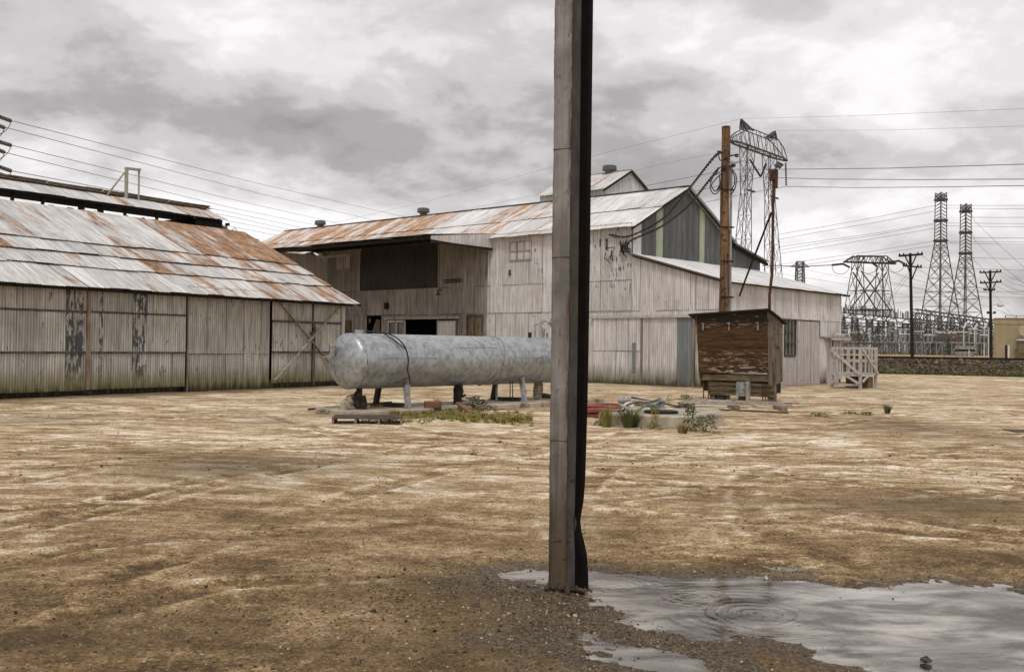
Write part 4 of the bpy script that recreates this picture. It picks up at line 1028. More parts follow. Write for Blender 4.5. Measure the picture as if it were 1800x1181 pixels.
mb = MB(); mb.beam(TK(3.6, -.1, .14), TK(3.6, -.1, ZC-.5), .09, .05); build('middle_strut', mb, M_tankgrey, tank)
for o_ in (.25, .33): 
    mb = MB(); mb.tube([TK(3.7, o_, .12), TK(3.7, o_, ZC-.5)], .014, 6); build('drain_pipe', mb, M_legdark, tank)
# handles and gauge on the near head
def HD(dy, dz): # point on dome
    r = math.hypot(dy, dz); return TK(-1.27-.2*math.sqrt(max(0, 1-(r/TR)**2)), 0, ZC)+tp*dy+UP*dz
mb = MB(); p = HD(-.22, .30); mb.tube([p, p-ta*.10, p-ta*.12+tp*.12], .018, 6); mb.tube([p-ta*.09-tp*.05, p-ta*.09+tp*.1], .025, 6); p = HD(-.25, .08); mb.tube([p+tp*.04, p-ta*.1, p-ta*.16-tp*.16], .016, 6); mb.beam(HD(-.2, .27)-ta*.03, HD(-.22, .10)-ta*.03, .05, .02); p = HD(-.2, -.2); mb.tube([p, p-ta*.06], .022, 8)
build('head_fitting', mb, M_pump, tank)
# top fittings at the far end
mb = MB(); q = TK(5.25, 0, ZC+TR)
for o_ in (-.28, .42): mb.tube([q+ta*o_-UP*.1, q+ta*o_+UP*.34], .018, 6)
mb.tube([q+ta*-.28+UP*.33, q+ta*-.10+UP*.36, q+ta*.05+UP*.46, q+ta*.3+UP*.40, q+ta*.45+UP*.33], .018, 6); mb.tube([q+ta*-.1-UP*.1, q+ta*-.08+UP*.2, q+ta*0+UP*.36, q+ta*.15+UP*.44], .02, 6)
mb.lathe([(.045, -.1), (.045, .14), (.06, .16), (.06, .22), (.03, .26)], q+ta*.06, n=10); mb.lathe([(.03, -.1), (.035, .12), (.02, .16)], q+ta*.22, n=10); mb.tube([q+ta*.30+UP*.36, q+ta*.50+UP*.42], .03, 6); mb.tube([q+ta*.38+UP*.28, q+ta*.36+UP*.52], .015, 5)
build('valve_manifold', mb, M_pump, tank)
mb = MB(); mb.box(TK(4.75, 0, ZC+TR+.06), (.09, .09, .14)); build('vent_plug', mb, M_black, tank)
mb = MB(); mb.box(TK(-.92, -.05, ZC+TR+.03), (.2, .1, .1)); build('junction_box', mb, M_pump, tank)
mb = MB(); pts = [TK(-.85, -.05, ZC+TR+.06)]
for k in range(14):
    an = math.radians(82-k*7.5); tt_ = -.75+.62*(1-math.exp(-k/4.0)); r = TR+.05+.05*math.sin(k/13*math.pi)
    pts.append(TK(tt_, 0, ZC)+tp*r*math.cos(an)+UP*r*math.sin(an))
pts += [TK(-.14, TR+.09, ZC-.35), TK(-.14, TR+.09, ZC-.55)]
mb.tube(pts, .017, 6); mb.tube([pts[2]+ta*.1+UP*.0, TK(-.35, 0, ZC)+tp*(TR+.02)*math.cos(math.radians(52))+UP*(TR+.02)*math.sin(math.radians(52)), pts[9]], .014, 6); build('cable', mb, M_wire, tank)
mb = MB(); mb.tube([TK(-.14, TR+.09, ZC-.5), TK(-.14, TR+.09, .02)], .018, 8); build('cable_conduit', mb, M_trim, tank)
# wrapped valves
def wrapped(name, label, segs, mat, seed, parts=()):
    r_ = random.Random(seed); mb = MB(); n = 14
    for pts, rad in segs:
        P_ = []; R_ = []
        for a in range(len(pts)-1):
            for q in range(5): P_.append(Vector(pts[a]).lerp(Vector(pts[a+1]), q/5.0)); R_.append(rad[a]+(rad[a+1]-rad[a])*q/5.0)
        P_.append(Vector(pts[-1])); R_.append(rad[-1]); b = len(mb.v); mb.tube(P_, R_, n)
        for i_ in range(b, len(mb.v)): mb.v[i_] = mb.v[i_]+Vector((r_.uniform(-1, 1), r_.uniform(-1, 1), r_.uniform(-1, 1)))*.012
    th = thing(name, label, 'valve', segs[0][0][0]); build('wrapping', mb, mat, th)
    for nm, m2, mt in parts: build(nm, m2, mt, th)
    return th
v0 = TK(-1.0, .05, 0)
mb2 = MB(); mb2.tube([v0+UP*.62, v0+UP*.42], .065, 10); mb2.tube([v0+UP*.44, v0+Vector((-.10, -.1, .36)), v0+Vector((.08, -.1, .05))], [.11, .12, .03], 8)
mb3 = MB(); mb3.tube([v0+Vector((.05, -.05, .40)), v0+Vector((.11, -.09, .22)), v0+Vector((.10, -.12, .02))], [.10, .085, .03], 9)
wrapped('wrapped_valve', 'canvas wrapped valve elbow below the near end of the tank, behind the dark pallet', [([v0+Vector((-.02, -.02, .40)), v0+Vector((-.16, -.10, .33)), v0+Vector((-.27, -.18, .16)), v0+Vector((-.26, -.24, -.05))], [.09, .12, .14, .12])], M_canvas, 3, (('downpipe', mb2, M_canvasdark), ('wrap_tail', mb3, M_canvasdark)))
v1 = TK(1.95, .15, .12)
mb2 = MB(); mb2.tube([v1+UP*.5, v1+UP*.3], .07, 8); mb2.tube([v1+Vector((.1, -.05, .2)), v1+Vector((.17, -.07, .24))], .03, 6)
wrapped('wrapped_valve', 'black tarred valve hanging under the middle of the tank beside the rope heap', [([v1+UP*.45, v1+UP*.3, v1+Vector((-.02, -.02, .12)), v1+Vector((.02, -.05, -.05))], [.10, .12, .10, .13])], M_canvasdark, 4, (('valve_stub', mb2, M_canvasdark),))
v2 = TK(5.0, .1, .1)
mb2 = MB(); mb2.tube([v2+Vector((.1, -.05, .15)), v2+Vector((.38, -.10, .12)), v2+Vector((.42, -.12, -.08))], [.07, .06, .05], 8); mb2.tube([v2+UP*.48, v2+UP*.62], .06, 8)
wrapped('wrapped_valve', 'brown wrapped valve under the far end of the tank, close to the steel post', [([v2+UP*.48, v2+UP*.32, v2+Vector((-.02, -.03, .16)), v2+Vector((.02, -.05, -.08))], [.10, .13, .11, .14])], M_canvas, 8, (('valve_outlet', mb2, M_canvasdark),))
# pallet, block, plank, heap of rope
def pallet(c, ex_, ey_, L, W, h, label, mat, mate, name='pallet'):
    th = thing(name, label, 'pallet', c)
    g = MB(); n = 7
    for k in range(n): g.obox(c+ey_*(W*k/n)+UP*(h-.022), ex_*L, ey_*(W/n-.02), UP*(.018+.004*(k % 2)))
    build('deck_board', g, mat, th)
    g = MB()
    for k in (0, .32, .65, .97): g.obox(c+ex_*(L*k)+UP*.022, ex_*.04, ey_*W, UP*(h-.045))
    build('stringer', g, mate, th)
    g = MB()
    for k in (0, .45, .9): g.obox(c+ey_*(W*k), ex_*L, ey_*.1, UP*.02)
    build('bottom_board', g, mate, th)
    return th
pc = G(583, 748); pe = (G(705, 748.5)-pc); pe.z = 0; pe.normalize(); py = Vector((-pe.y, pe.x, 0))
pallet(pc+UP*.0, pe, py, 1.29, .95, .145, 'dark brown timber pallet on the dirt in front of the tank', M_palletw, M_palette)
b0 = G(747, 717, .14); mb = MB(); mb.obox(b0, Vector((.36, .05, 0)), Vector((-.04, .2, 0)), UP*.14); blk = thing('timber_block', 'short brown timber block on the slab beneath the tank', 'block', b0); build('top_piece', mb, M_block, blk, bevel=.008)
mb = MB(); mb.obox(b0-UP*.06+Vector((.01, .01, 0)), Vector((.34, .04, 0)), Vector((-.04, .18, 0)), UP*.058); build('bottom_piece', mb, M_legdark, blk)
p0, p1 = G(806, 708, .22), G(832, 727, .02); mb = MB(); mb.beam(p0, p1, .16, .04); tag(build('plank', mb, M_block, bevel=.005), 'brown plank leaning against the rope heap under the tank', 'plank')
hp = G(832, 724); g = MB(); rr = random.Random(5)
for k in range(42):
    a0 = rr.uniform(0, 6.28); c_ = hp+Vector((rr.gauss(0, .17), rr.gauss(.1, .10), 0)); r = rr.uniform(.06, .16); tl = rr.uniform(-.9, .9); h_ = max(.02, .26-.9*abs(c_.x-hp.x))*rr.random()
    pts = [c_+Vector((r*math.cos(a0+q*.7), r*math.sin(a0+q*.7)*.7, .03+h_+abs(.10*math.sin(q*.5+tl)))) for q in range(8)]
    g.cur = (rr.random(), 0, 0); g.tube(pts, .016, 5)
M_rope = plain('weathered_rope', (.05, .042, .032), (.30, .26, .2), 7, .95)
tag(build('rope_heap', g, M_rope), 'tangled heap of grey old rope on the slab below the tank', 'rope')
g = MB(); q0, q1 = TK(-1.5, -1.0, .10), TK(1.0, -1.1, .16)
g.beam(q0, q1, .05, .04); tag(build('rail_strip', g, M_legdark), 'thin dark bar lying behind the pressure tank legs', 'bar')

# ================================================================== foreground steel post with downpipe
pb = G(963, 1036); pr = G(993.5, 1040); PX = (pr-pb); PX.z = 0; PWD = PX.length; PX.normalize(); PY = Vector((-PX.y, PX.x, 0))
post = thing('steel_post', 'tall scratched grey steel post standing by the puddle in the foreground', 'post', pb)
g = MB(); rr = random.Random(12); nz = 230
for k in range(nz+1):
    z = -.05+4.6*k/nz; jl = rr.gauss(0, .0007)+.0015*math.sin(z*5.1)+.001*math.sin(z*17); jr = rr.gauss(0, .0007)+.0012*math.sin(z*4.3+1)
    dent = .004*math.exp(-((z-.62)/.05)**2)+.003*math.exp(-((z-1.28)/.03)**2)+.0035*math.exp(-((z-2.4)/.04)**2)
    for q in range(7): x_ = jl+(PWD-jl+jr)*q/6; g.v.append(pb+PX*x_+PY*(.0012*math.sin(z*7+q)+dent*(q/6 if z > 1 else 1-q/6)+(.004 if q in (0, 6) else 0))+UP*z)
    g.v += [pb+PX*(PWD+jr)+PY*.045+UP*z, pb+PX*jl+PY*.045+UP*z]
for k in range(nz):
    for q in range(9): a = k*9; g.face((a+q, a+(q+1) % 9, a+9+(q+1) % 9, a+9+q))
build('front_flange', g, M_post, post)
g = MB(); c0 = pb+PX*(PWD+.001)+PY*.012
g.prism([c0-UP*.05, c0+PX*.052+PY*.01-UP*.05, c0+PX*.052+PY*.03-UP*.05, c0+PY*.03-UP*.05], UP*4.6); g.obox(pb+PX*.01+PY*.045-UP*.05, PX*.012, PY*.12, UP*4.6)
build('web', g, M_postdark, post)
g = MB()
for z in (.92, 2.05, 2.72): g.obox(pb+UP*z-PY*.002, PX*PWD, PY*.004, UP*.004)
for (x_, z) in ((.094, 3.6), (.092, 3.42), (.02, 2.4), (.097, 1.9)): g.lathe([(.004, -.003), (.003, .002)], pb+PX*x_+UP*z, -PY, n=8)
build('seam_line', g, M_rustpole, post)
# dented downpipe: square section whose outer face is crushed near the ground
g = MB(); zs = [0.0, .05, .12, .22, .30, .36, .42, .48, .55, .65, .85, 1.1, 1.5, 2.2, 3.0, 4.55]; outr = [.112, .11, .107, .098, .078, .060, .052, .060, .072, .080, .085, .090, .094, .096, .097, .098]
inn = [.028]*len(zs)
for k, (z, ro) in enumerate(zip(zs, outr)):
    base_ = pb+PX*PWD+UP*z
    zi = .0 if z < .6 else min(.046, (z-.6)*.05)
    inner = .008+zi
    cross = [(inner, .004), (ro*.9, .0), (ro, .02), (ro, .085), (ro*.85, .1), (inner, .1)]
    for (a, b) in cross: g.v.append(base_+PX*a+PY*(b+.02))
for k in range(len(zs)-1):
    for j in range(6): a = k*6; g.face((a+j, a+(j+1) % 6, a+6+(j+1) % 6, a+6+j))
build('dented_downpipe', g, M_pipeshade, post, smooth=False)
g = MB(); rr = random.Random(2)
for k in range(46):
    a = rr.uniform(0, 6.28); d_ = abs(rr.gauss(0, 1)); c_ = pb+PX*(.10+.11*d_*math.cos(a)+ (.05 if k < 20 else 0))+PY*(.02+.07*d_*math.sin(a)); s_ = rr.uniform(.01, .035)*(1.25-.3*d_)
    if s_ < .006: continue
    R_ = Matrix.Rotation(rr.uniform(0, 3), 3, 'X') @ Matrix.Rotation(rr.uniform(0, 3), 3, 'Z'); g.box((c_.x, c_.y, .012+s_*.4), (s_*1.6, s_, s_*.9), R_)
tag(build('debris_clump', g, plain('wet_debris', (.02, .014, .008), (.08, .05, .025), 20, .7), bevel=.004), 'clump of wet black soil and litter at the foot of the post', 'debris')

# ================================================================== plywood meter shelter
sc0 = G(1353, 711); tilt = .012
def MS(a, b, z): return Vector((sc0.x, sc0.y, 0))+bu*(a+tilt*z)+bv*b+UP*z      # leans a little to the left at the top
mshel = thing('meter_shelter', 'weathered brown plywood shelter board on short timber legs in the yard', 'shelter', sc0)
g = MB(); g.prism([MS(-.02, -.05, .86), MS(2.13, -.05, .80), MS(2.13, -.22, 2.42), MS(-.02, -.22, 2.52)], bv*.03); build('front_board', g, M_ply, mshel)
g = MB(); g.prism([MS(-.05, -.24, 2.56), MS(-.05, -.16, .52), MS(-.05, .10, .5), MS(-.05, .60, .62), MS(-.05, .62, 2.22)], -bu*.03); build('side_board', g, M_shelwood, mshel)
g = MB(); g.prism([MS(2.14, -.24, 2.46), MS(2.14, -.05, .75), MS(2.14, .05, .42), MS(2.14, .60, .55), MS(2.14, .62, 2.12)], bu*.03); build('side_board', g, M_shelbeam, mshel)
g = MB(); g.prism([MS(-.17, -.36, 2.56), MS(2.33, -.36, 2.44), MS(2.33, .72, 2.10), MS(-.17, .72, 2.20)], UP*.045); build('roof', g, M_black, mshel)
g = MB(); g.obox(MS(-.03, -.02, .62), MS(2.1, -.02, .60)-MS(-.03, -.02, .62), bv*.06, UP*.17); build('cross_beam', g, M_shelbeam, mshel)
g = MB(); g.obox(MS(-.03, .05, .3), MS(2.1, .05, .3)-MS(-.03, .05, .3), bv*.55, UP*.5); build('inner_box', g, M_black, mshel)
g = MB()
for k, z in enumerate((.20, .32, .45)): g.obox(MS(-.12, .02-.02*(k % 2), z), MS(1.92, .02, z)-MS(-.12, .02, z), bv*.04, UP*.115)
build('plank_wall', g, M_shelbeam, mshel)
for (a, wdt, zt, mt) in ((1.72, .16, .5, M_shelbeam), (1.44, .22, .4, M_legdark), (.80, .18, .4, M_shelbeam), (-.10, .20, 1.0, M_shelwood)):
    g = MB(); g.obox(MS(a, .0, -.1)+bv*.05, bu*wdt, bv*.16, UP*zt); build('leg', g, mt, mshel)
g = MB(); g.obox(MS(.58, -.08, -.05), bu*.10, bv*.08, UP*.66); build('light_post', g, M_trim, mshel)
for a in (2.02, 1.86, .1, .18):
    g = MB(); g.tube([MS(a, -.05, -.1), MS(a, -.05, .55)], .016, 6); build('pipe', g, M_rustpole, mshel)
g = MB(); g.obox(MS(.68, -.16, .20), bu*.26, bv*.14, UP*.18); g.obox(MS(.68, -.14, .39), bu*.26, bv*.12, UP*.20); g.obox(MS(.67, -.17, .375), bu*.28, bv*.15, UP*.015); build('meter_box', g, M_tankgrey, mshel, bevel=.006)
for a in (.22, 1.10, 1.92):
    g = MB(); g.obox(MS(a, -.225, 2.02), bu*.035, bv*.02, UP*.22); g.obox(MS(a-.02, -.24, 2.2), bu*.08, bv*.02, UP*.03); build('bracket', g, M_tankgrey, mshel)
# timber skid in front of it
sk = thing('timber_skid', 'broken grey timber skid lying flat before the plywood shelter', 'skid', G(1290, 722))
q = [G(1196, 712), G(1196, 720), G(1380, 727), G(1404, 718)]
g = MB(); g.beam(G(1197, 715)+UP*.16, G(1392, 719.5)+UP*.10, .12, .035); g.beam(G(1210, 711)+UP*.15, G(1405, 716)+UP*.10, .14, .03); g.beam(G(1196, 718)+UP*.14, G(1300, 722)+UP*.14, .1, .03); build('top_board', g, M_trim, sk)
g = MB(); g.beam(G(1180, 718)+UP*.02, G(1385, 728)+UP*.03, .09, .05); g.beam(G(1110, 715)+UP*.24, G(1196, 719)+UP*.06, .06, .04); build('bottom_board', g, M_palletw, sk)
g = MB()
for x_ in (1200, 1289, 1372):
    a_ = G(x_, 717.5+(x_-1200)*.035); g.obox(a_+Vector((0, -.1, 0)), Vector((.14, 0, 0)), Vector((0, .8, 0)), UP*.12)
build('block', g, M_palette, sk)

# ================================================================== concrete pad with hoses
def pt(x, y, z=.25): return G(x, y, z)
pa, pbb, pc_ = G(1051, 750), G(1185, 756.5), G(1272, 751); back1, back2 = G(1262, 716, .25), G(1058, 719, .25)
for p in (pa, pbb, pc_, back1, back2): p.z = -.1
g = MB(); g.prism([pa, pbb, pc_, back1, back2], UP*.35); tag(build('concrete_pad', g, M_conc, bevel=.02), 'weedy raised concrete pad carrying the hoses and pump fitting', 'pad')
g = MB(); g.lathe([(.32, 0), (.33, .01), (.33, .035), (.31, .045)], pt(1162, 725.5, .255), n=28); lid = g
pump = thing('pump_fitting', 'grey cast pipe fitting with a black round base plate on the pad', 'fitting', pt(1162, 725, .25))
build('base_plate', g, M_black, pump)
e0 = pt(1161, 722, .27)
g = MB(); g.lathe([(.10, 0), (.13, .01), (.13, .03), (.085, .05), (.085, .15), (.11, .17), (.11, .20), (.05, .23), (.03, .27)], e0, n=18); build('riser', g, M_pump, pump)
g = MB(); e1 = pt(1121, 717, .30); dirv_ = (e1-e0); dirv_.z = 0; dirv_.normalize()
g.tube([e0+UP*.10, e0+UP*.12+dirv_*.18, e0+UP*.15+dirv_*.75, e0+UP*.17+dirv_*.95], .065, 14); g.tube([e0+UP*.105+dirv_*.13, e0+UP*.105+dirv_*.20], .09, 14); g.tube([e0+UP*.16+dirv_*.84, e0+UP*.165+dirv_*.9], .08, 14); build('pipe_arm', g, M_pump, pump)
def smooth_path(ctrl, n=8):
    P_ = [Vector(c) for c in ctrl]; out = []
    for i_ in range(len(P_)-1):
        a, b, c, d = P_[max(i_-1, 0)], P_[i_], P_[i_+1], P_[min(i_+2, len(P_)-1)]
        for k in range(n):
            t_ = k/n; out.append(.5*((2*b)+(c-a)*t_+(2*a-5*b+4*c-d)*t_*t_+(3*b-a-3*c+d)*t_**3))
    out.append(P_[-1]); return out
g = MB(); g.tube(smooth_path([pt(1052, 722, .27), pt(1070, 722, .27), pt(1094, 722, .27), G(1103, 712, .40), G(1120, 706.5, .45), G(1140, 707.5, .45), e0+UP*.24]), .022, 8); tag(build('hose', g, M_hose_brn), 'brown hose arching over the concrete pad to the fitting', 'hose')
g = MB(); g.tube(smooth_path([pt(1088, 722, .27), G(1092, 714, .40), G(1095, 713, .40), G(1101, 717, .34), pt(1104, 723, .27), pt(1116, 723, .27), G(1126, 718, .33), G(1140, 711, .42), G(1150, 710, .45), e0+UP*.2]), .02, 8); tag(build('hose', g, M_hose_grn), 'pale green hose looped low across the concrete pad', 'hose')
g = MB(); g.tube(smooth_path([G(1095, 712.5, .415), G(1102, 718, .33), pt(1109, 722, .275)]), .028, 8); g.tube([G(1101, 713, .36), G(1110, 710.5, .40)], .06, 10); tag(build('hose', g, M_hose_wht), 'short white hose end with sleeve on the pad', 'hose')
g = MB(); rr = random.Random(9); cc = G(1038, 733)
for k in range(7):
    ph = rr.uniform(0, 6.28); r = .28+.05*k*.5; off = Vector((rr.uniform(-.06, .06), rr.uniform(-.05, .25), .03+.035*k))
    g.tube([cc+off+Vector((r*1.5*math.cos(q/16*2*math.pi+ph), r*1.1*math.sin(q/16*2*math.pi+ph), .02*math.sin(q*1.1+ph))) for q in range(17)], .024, 7)
tag(build('hose_coil', g, M_hose_red), 'pile of faded red hose coiled beside the concrete pad', 'hose')
g = MB(); g.tube(smooth_path([cc+Vector((.35, .2, .2)), G(1056, 723, .22), pt(1062, 722, .27), pt(1075, 721, .27)]), .022, 7); tag(build('hose', g, M_hose_red), 'red hose end reaching from the coil onto the pad', 'hose')

# ================================================================== utility pole by the barn with conduit, and the thin lamp pole
up0 = Vector(tuple(G(1273, 702))); up0.z = 0
up0 = Vector((D(1272.5, 545, 29.3).x, 29.3, 0))
upole = thing('utility_pole', 'thick weathered brown utility pole with grey conduit behind the plywood shelter', 'utility pole', up0)
g = MB(); n_ = 30
g.tube([up0+UP*(-.2+8.25*k/n_)+Vector((.012*math.sin(k*.5), 0, 0)) for k in range(n_+1)], [.148-.022*k/n_+.003*math.sin(k*1.9) for k in range(n_+1)], 14); build('shaft', g, M_pole, upole)
g = MB(); g.tube([up0+Vector((.175, -.03, 0)), up0+Vector((.165, -.03, 6.9))], .038, 8); build('conduit', g, M_conduit, upole)
ztop_ = D(1280, 292, 29.3).z
g = MB(); g.lathe([(.05, 0), (.12, .03), (.10, .13), (.03, .18)], up0+Vector((.19, -.03, 6.85)), n=12); g.tube([up0+Vector((.2, 0, 6.95)), up0+Vector((.42, 0, 7.02))], .02, 6); build('weatherhead', g, M_conduit, upole)
for k, z in enumerate((1.9, 3.0, 4.05, 5.05, 6.15)):
    g = MB(); g.obox(up0+Vector((-.16, -.165, z)), Vector((.37, 0, 0)), Vector((0, .03, 0)), UP*.035); g.tube([up0+Vector((.15, -.12, z)), up0+Vector((.26, -.12, z+.02))], .02, 5); build('pole_strap', g, M_black, upole)
def PP(x, y): return D(x, y, 29.2)
for (x_, y_, w_) in ((1264, 269, -.22), (1264, 295, -.1), (1265, 274, .3), (1281, 292, .2)):
    p = PP(x_, y_); g = MB(); g.tube([Vector((up0.x, 29.3, p.z)), Vector((up0.x+w_, 29.15, p.z+.02))], .025, 6); g.lathe([(.0, -.06), (.06, -.04), (.045, 0), (.06, .04), (.0, .06)], (up0.x+w_, 29.15, p.z), n=10); build('insulator', g, M_insul, upole)
for k, pts in enumerate(([(1264, 305), (1252, 312), (1247, 330), (1253, 342), (1262, 338), (1268, 318), (1266, 300)], [(1266, 307), (1255, 318), (1249, 328), (1256, 338), (1263, 330), (1263, 310)], [(1259, 267), (1263, 283), (1268, 285), (1267, 294), (1262, 298)], [(1284, 300), (1291, 312), (1290, 330), (1284, 342), (1281, 344)], [(1283, 302), (1288, 315), (1287, 328), (1281, 338)], [(1264, 322), (1259, 333), (1256, 337)])):
    g = MB(); g.tube(smooth_path([PP(*q)+Vector((0, -.12-.03*k, 0)) for q in pts], 6), .017, 5); build('cable_loop', g, M_wire, upole)
lp0 = Vector((D(1352.5, 545, 31).x, 31, 0))
lpole = thing('lamp_pole', 'thin rusty pipe pole with a small floodlight beside the lean-to', 'lamp pole', lp0)
g = MB(); zt = D(1359, 300, 31).z; g.tube([lp0, lp0+UP*3.2, Vector((D(1358, 420, 31).x, 31, 3.9)), Vector((D(1360, 300, 31).x, 31, zt))], [.05, .048, .046, .044], 8); build('shaft', g, M_rustpole, lpole)
g = MB(); pz = Vector((D(1360, 300, 31).x, 31, zt)); g.box(pz+Vector((0, 0, -.15)), (.24, .14, .34)); g.box(pz+Vector((.06, -.05, -.4)), (.10, .1, .3)); build('control_box', g, M_rustpole, lpole)
g = MB(); g.tube([pz, pz+Vector((.1, 0, .10))], .02, 5); R_ = Matrix.Rotation(.5, 3, 'Y'); g.box(pz+Vector((.15, -.02, .17)), (.2, .22, .13), R_); g.box(pz+Vector((.18, -.02, .2)), (.22, .26, .03), R_); build('floodlight', g, M_vent, lpole)
g = MB(); g.tube([D(1356, 374, 31), D(1312, 487, 33.5), D(1300, 520, 34.2)], .035, 6); build('stay_pipe', g, M_black, lpole)

# ================================================================== white stair platform
st0 = Vector(tuple(G(1512, 684.5))); st0.z = 0
def STP(a, b, z): return st0+bu*a+bv*b+UP*z
stair = thing('timber_platform', 'whitewashed timber loading platform with rails and braces at the lean-to corner', 'platform', st0)
W1, W2 = 1.12, 1.55
for (a, b, h) in ((0, 0, 1.62), (W1, 0, 1.55), (0, W2, 1.60), (W1, W2, 1.6)):
    g = MB(); g.obox(STP(a-.05, b-.05, -.05), bu*.10, bv*.10, UP*(h+.05)); build('post', g, M_whitewood, stair)
g = MB()
for k in range(8): g.obox(STP(-.05, -.04+k*.2, .60), bu*(W1+.1), bv*.18, UP*.03)
build('deck', g, M_whitewood, stair)
g = MB()
for z in (.52, 1.05, 1.54):
    g.obox(STP(0, -.07, z), bu*W1, bv*.03, UP*.09); g.obox(STP(-.07, 0, z+.003), bu*.03, bv*W2, UP*.09); g.obox(STP(0, W2+.04, z), bu*W1, bv*.03, UP*.09)
g.obox(STP(0, -.07, .12), bu*W1, bv*.03, UP*.09); build('rail', g, M_whitewood, stair)
g = MB()
for k in range(1, 5): g.obox(STP(W1*k/5-.03, -.10, .6), bu*.06, bv*.025, UP*.98); g.obox(STP(W1*k/5-.03, W2+.07, .6), bu*.06, bv*.025, UP*.98)
for k in range(1, 5): g.obox(STP(-.10, W2*k/5-.03, .6), bu*.025, bv*.07, UP*.98)
build('baluster', g, M_whitewood, stair)
for (p, q) in ((STP(W1+.02, -.13, 1.52), STP(-.02, -.13, .60)), (STP(W1*.55, -.13, .58), STP(0, -.13, .22)), (STP(W1*.5, -.12, .58), STP(W1+.08, -.12, .16)), (STP(-.12, 0, 1.5), STP(-.12, W2, .55)), (STP(-.1, W2*.4, .55), STP(-.1, 0, .3))):
    g = MB(); g.beam(p, q, .035, .09, up=(0, 0, 1)); build('brace', g, M_whitewood, stair)
g = MB(); g.obox(STP(.05, .9, .02), bu*.9, bv*.5, UP*.45); build('skirt_board', g, M_shelwood, stair)

# ================================================================== railway
def RB(a, b, z): return TO+TD*a+TN*b+UP*z
rail = MB()
for b in (4.3, 5.75): rail.obox(RB(-60, b, .97), TD*130, TN*.07, UP*.16)
rw = thing('railway_track', 'black railway track running along the top of the stone bank', 'railway track', RB(0, 5, .85))
build('rail', rail, M_rail, rw)
g = MB()
for k in range(200): g.obox(RB(-60+k*.62, 3.75, .84), TD*.22, TN*2.6, UP*.12)
build('sleepers', g, M_sleeper, rw)['kind'] = 'stuff'
g = MB(); rr = random.Random(3)
for k in range(5200):
    a = rr.uniform(-6, 22); b = rr.uniform(.1, 3.9); q = RB(a, b, 0); s_ = rr.uniform(.05, .17)*(1.5 if rr.random() > .93 else 1)
    R_ = Matrix.Rotation(rr.uniform(0, 3), 3, 'X') @ Matrix.Rotation(rr.uniform(0, 3), 3, 'Z')
    up_ = min(1, b/3.0); up_ = up_*up_*(3-2*up_)
    g.cur = (rr.random(), 0, 0); g.box((q.x, q.y, up_*.86+s_*.2), (s_, s_*.8, s_*.7), R_)
t, M_bal = newmat('loose_ballast'); att = t.xyz(t.n('ShaderNodeAttribute', attribute_name='tint').outputs['Color'])[0]
t.out(t.mix(t.m('MULTIPLY', att, att), (.04, .03, .018), (.22, .165, .105)), .95)
o = build('ballast', g, M_bal); struct(o, 'stuff')

# ================================================================== lattice towers
def lattice(mb, corners0, corners1, n, tk, bt, style='x', fn=None):
    """four-legged lattice between two quads of corners, n panels"""
    P0 = [Vector(c) for c in corners0]; P1 = [Vector(c) for c in corners1]
    lv = [fn(k/n) if fn else k/n for k in range(n+1)]
    for i_ in range(4): mb.beam(P0[i_], P1[i_], tk)
    for k in range(n):
        for i_ in range(4):
            j_ = (i_+1) % 4
            a0, a1 = P0[i_].lerp(P1[i_], lv[k]), P0[i_].lerp(P1[i_], lv[k+1]); b0, b1 = P0[j_].lerp(P1[j_], lv[k]), P0[j_].lerp(P1[j_], lv[k+1])
            if style == 'x': mb.beam(a0, b1, bt); mb.beam(b0, a1, bt)
            elif style == 'd': mb.beam(a0, b1, bt) if i_ % 2 else mb.beam(b0, a1, bt)
            if k > 0 and style == 'x': mb.beam(a0, b0, bt)
def quad(c, wx, wy, ex_, ey_): return [c-ex_*wx-ey_*wy, c+ex_*wx-ey_*wy, c+ex_*wx+ey_*wy, c-ex_*wx+ey_*wy]
GZ = .9
def insul(mb, p, q, r=.13, n=6):
    p, q = Vector(p), Vector(q); L = (q-p).length; k = max(4, int(L/.35)); d = (q-p)/k
    for i_ in range(k): mb.lathe([(r*.35, 0), (r, .1), (r, .18), (r*.35, .3)], p+d*i_, d, n=n) if False else mb.tube([p+d*i_, p+d*(i_+.55)], r, n); mb.tube([p+d*(i_+.55), p+d*(i_+1)], r*.4, 4)
# H-frame tower with bow-topped crossarm and two horns
L0, L1 = D(1281, 247, 150), D(1383, 283, 166)
HX = (L1-L0); HX.z = 0; HL = HX.length; HX.normalize(); HY = Vector((-HX.y, HX.x, 0)); HZ = (L0.z+L1.z)/2; HO = Vector((L0.x, L0.y, 0))
def HP(a, b, z): return HO+HX*a+HY*b+UP*z
htow = thing('h_frame_pylon', 'tall lattice pylon with two legs, bowed crossarm and two horns rising behind the brown pole', 'pylon', HP(HL/2, 0, GZ))
def solve_a(x, y):   # position along the arm of a sighting
    r = ray(x, y); M_ = r.x*HX.y-r.y*HX.x; t_ = ((HO.x)*HX.y-(HO.y)*HX.x)/M_; return (Vector((r.x*t_, r.y*t_, 0))-HO).dot(HX), EYE+r.z*t_
aL = solve_a(1312, 262)[0]; aR = solve_a(1354, 275)[0]
for a in (aL, aR):
    g = MB(); s_ = 1 if a == aL else -1
    lattice(g, quad(HP(a-s_*(2.2 if s_ == 1 else 3.2), 0, GZ-1), 1.75, 1.5, HX, HY), quad(HP(a, 0, HZ-7), .72, .55, HX, HY), 7, .10, .045, 'x')
    lattice(g, quad(HP(a, 0, HZ-7), .72, .55, HX, HY), quad(HP(a+s_*.35, 0, HZ), 1.25, .7, HX, HY), 3, .11, .05, 'x')
    g.beam(HP(a-1.1, -.9, HZ-7), HP(a+1.1, -.9, HZ-7), .25); build('leg', g, M_steel, htow)
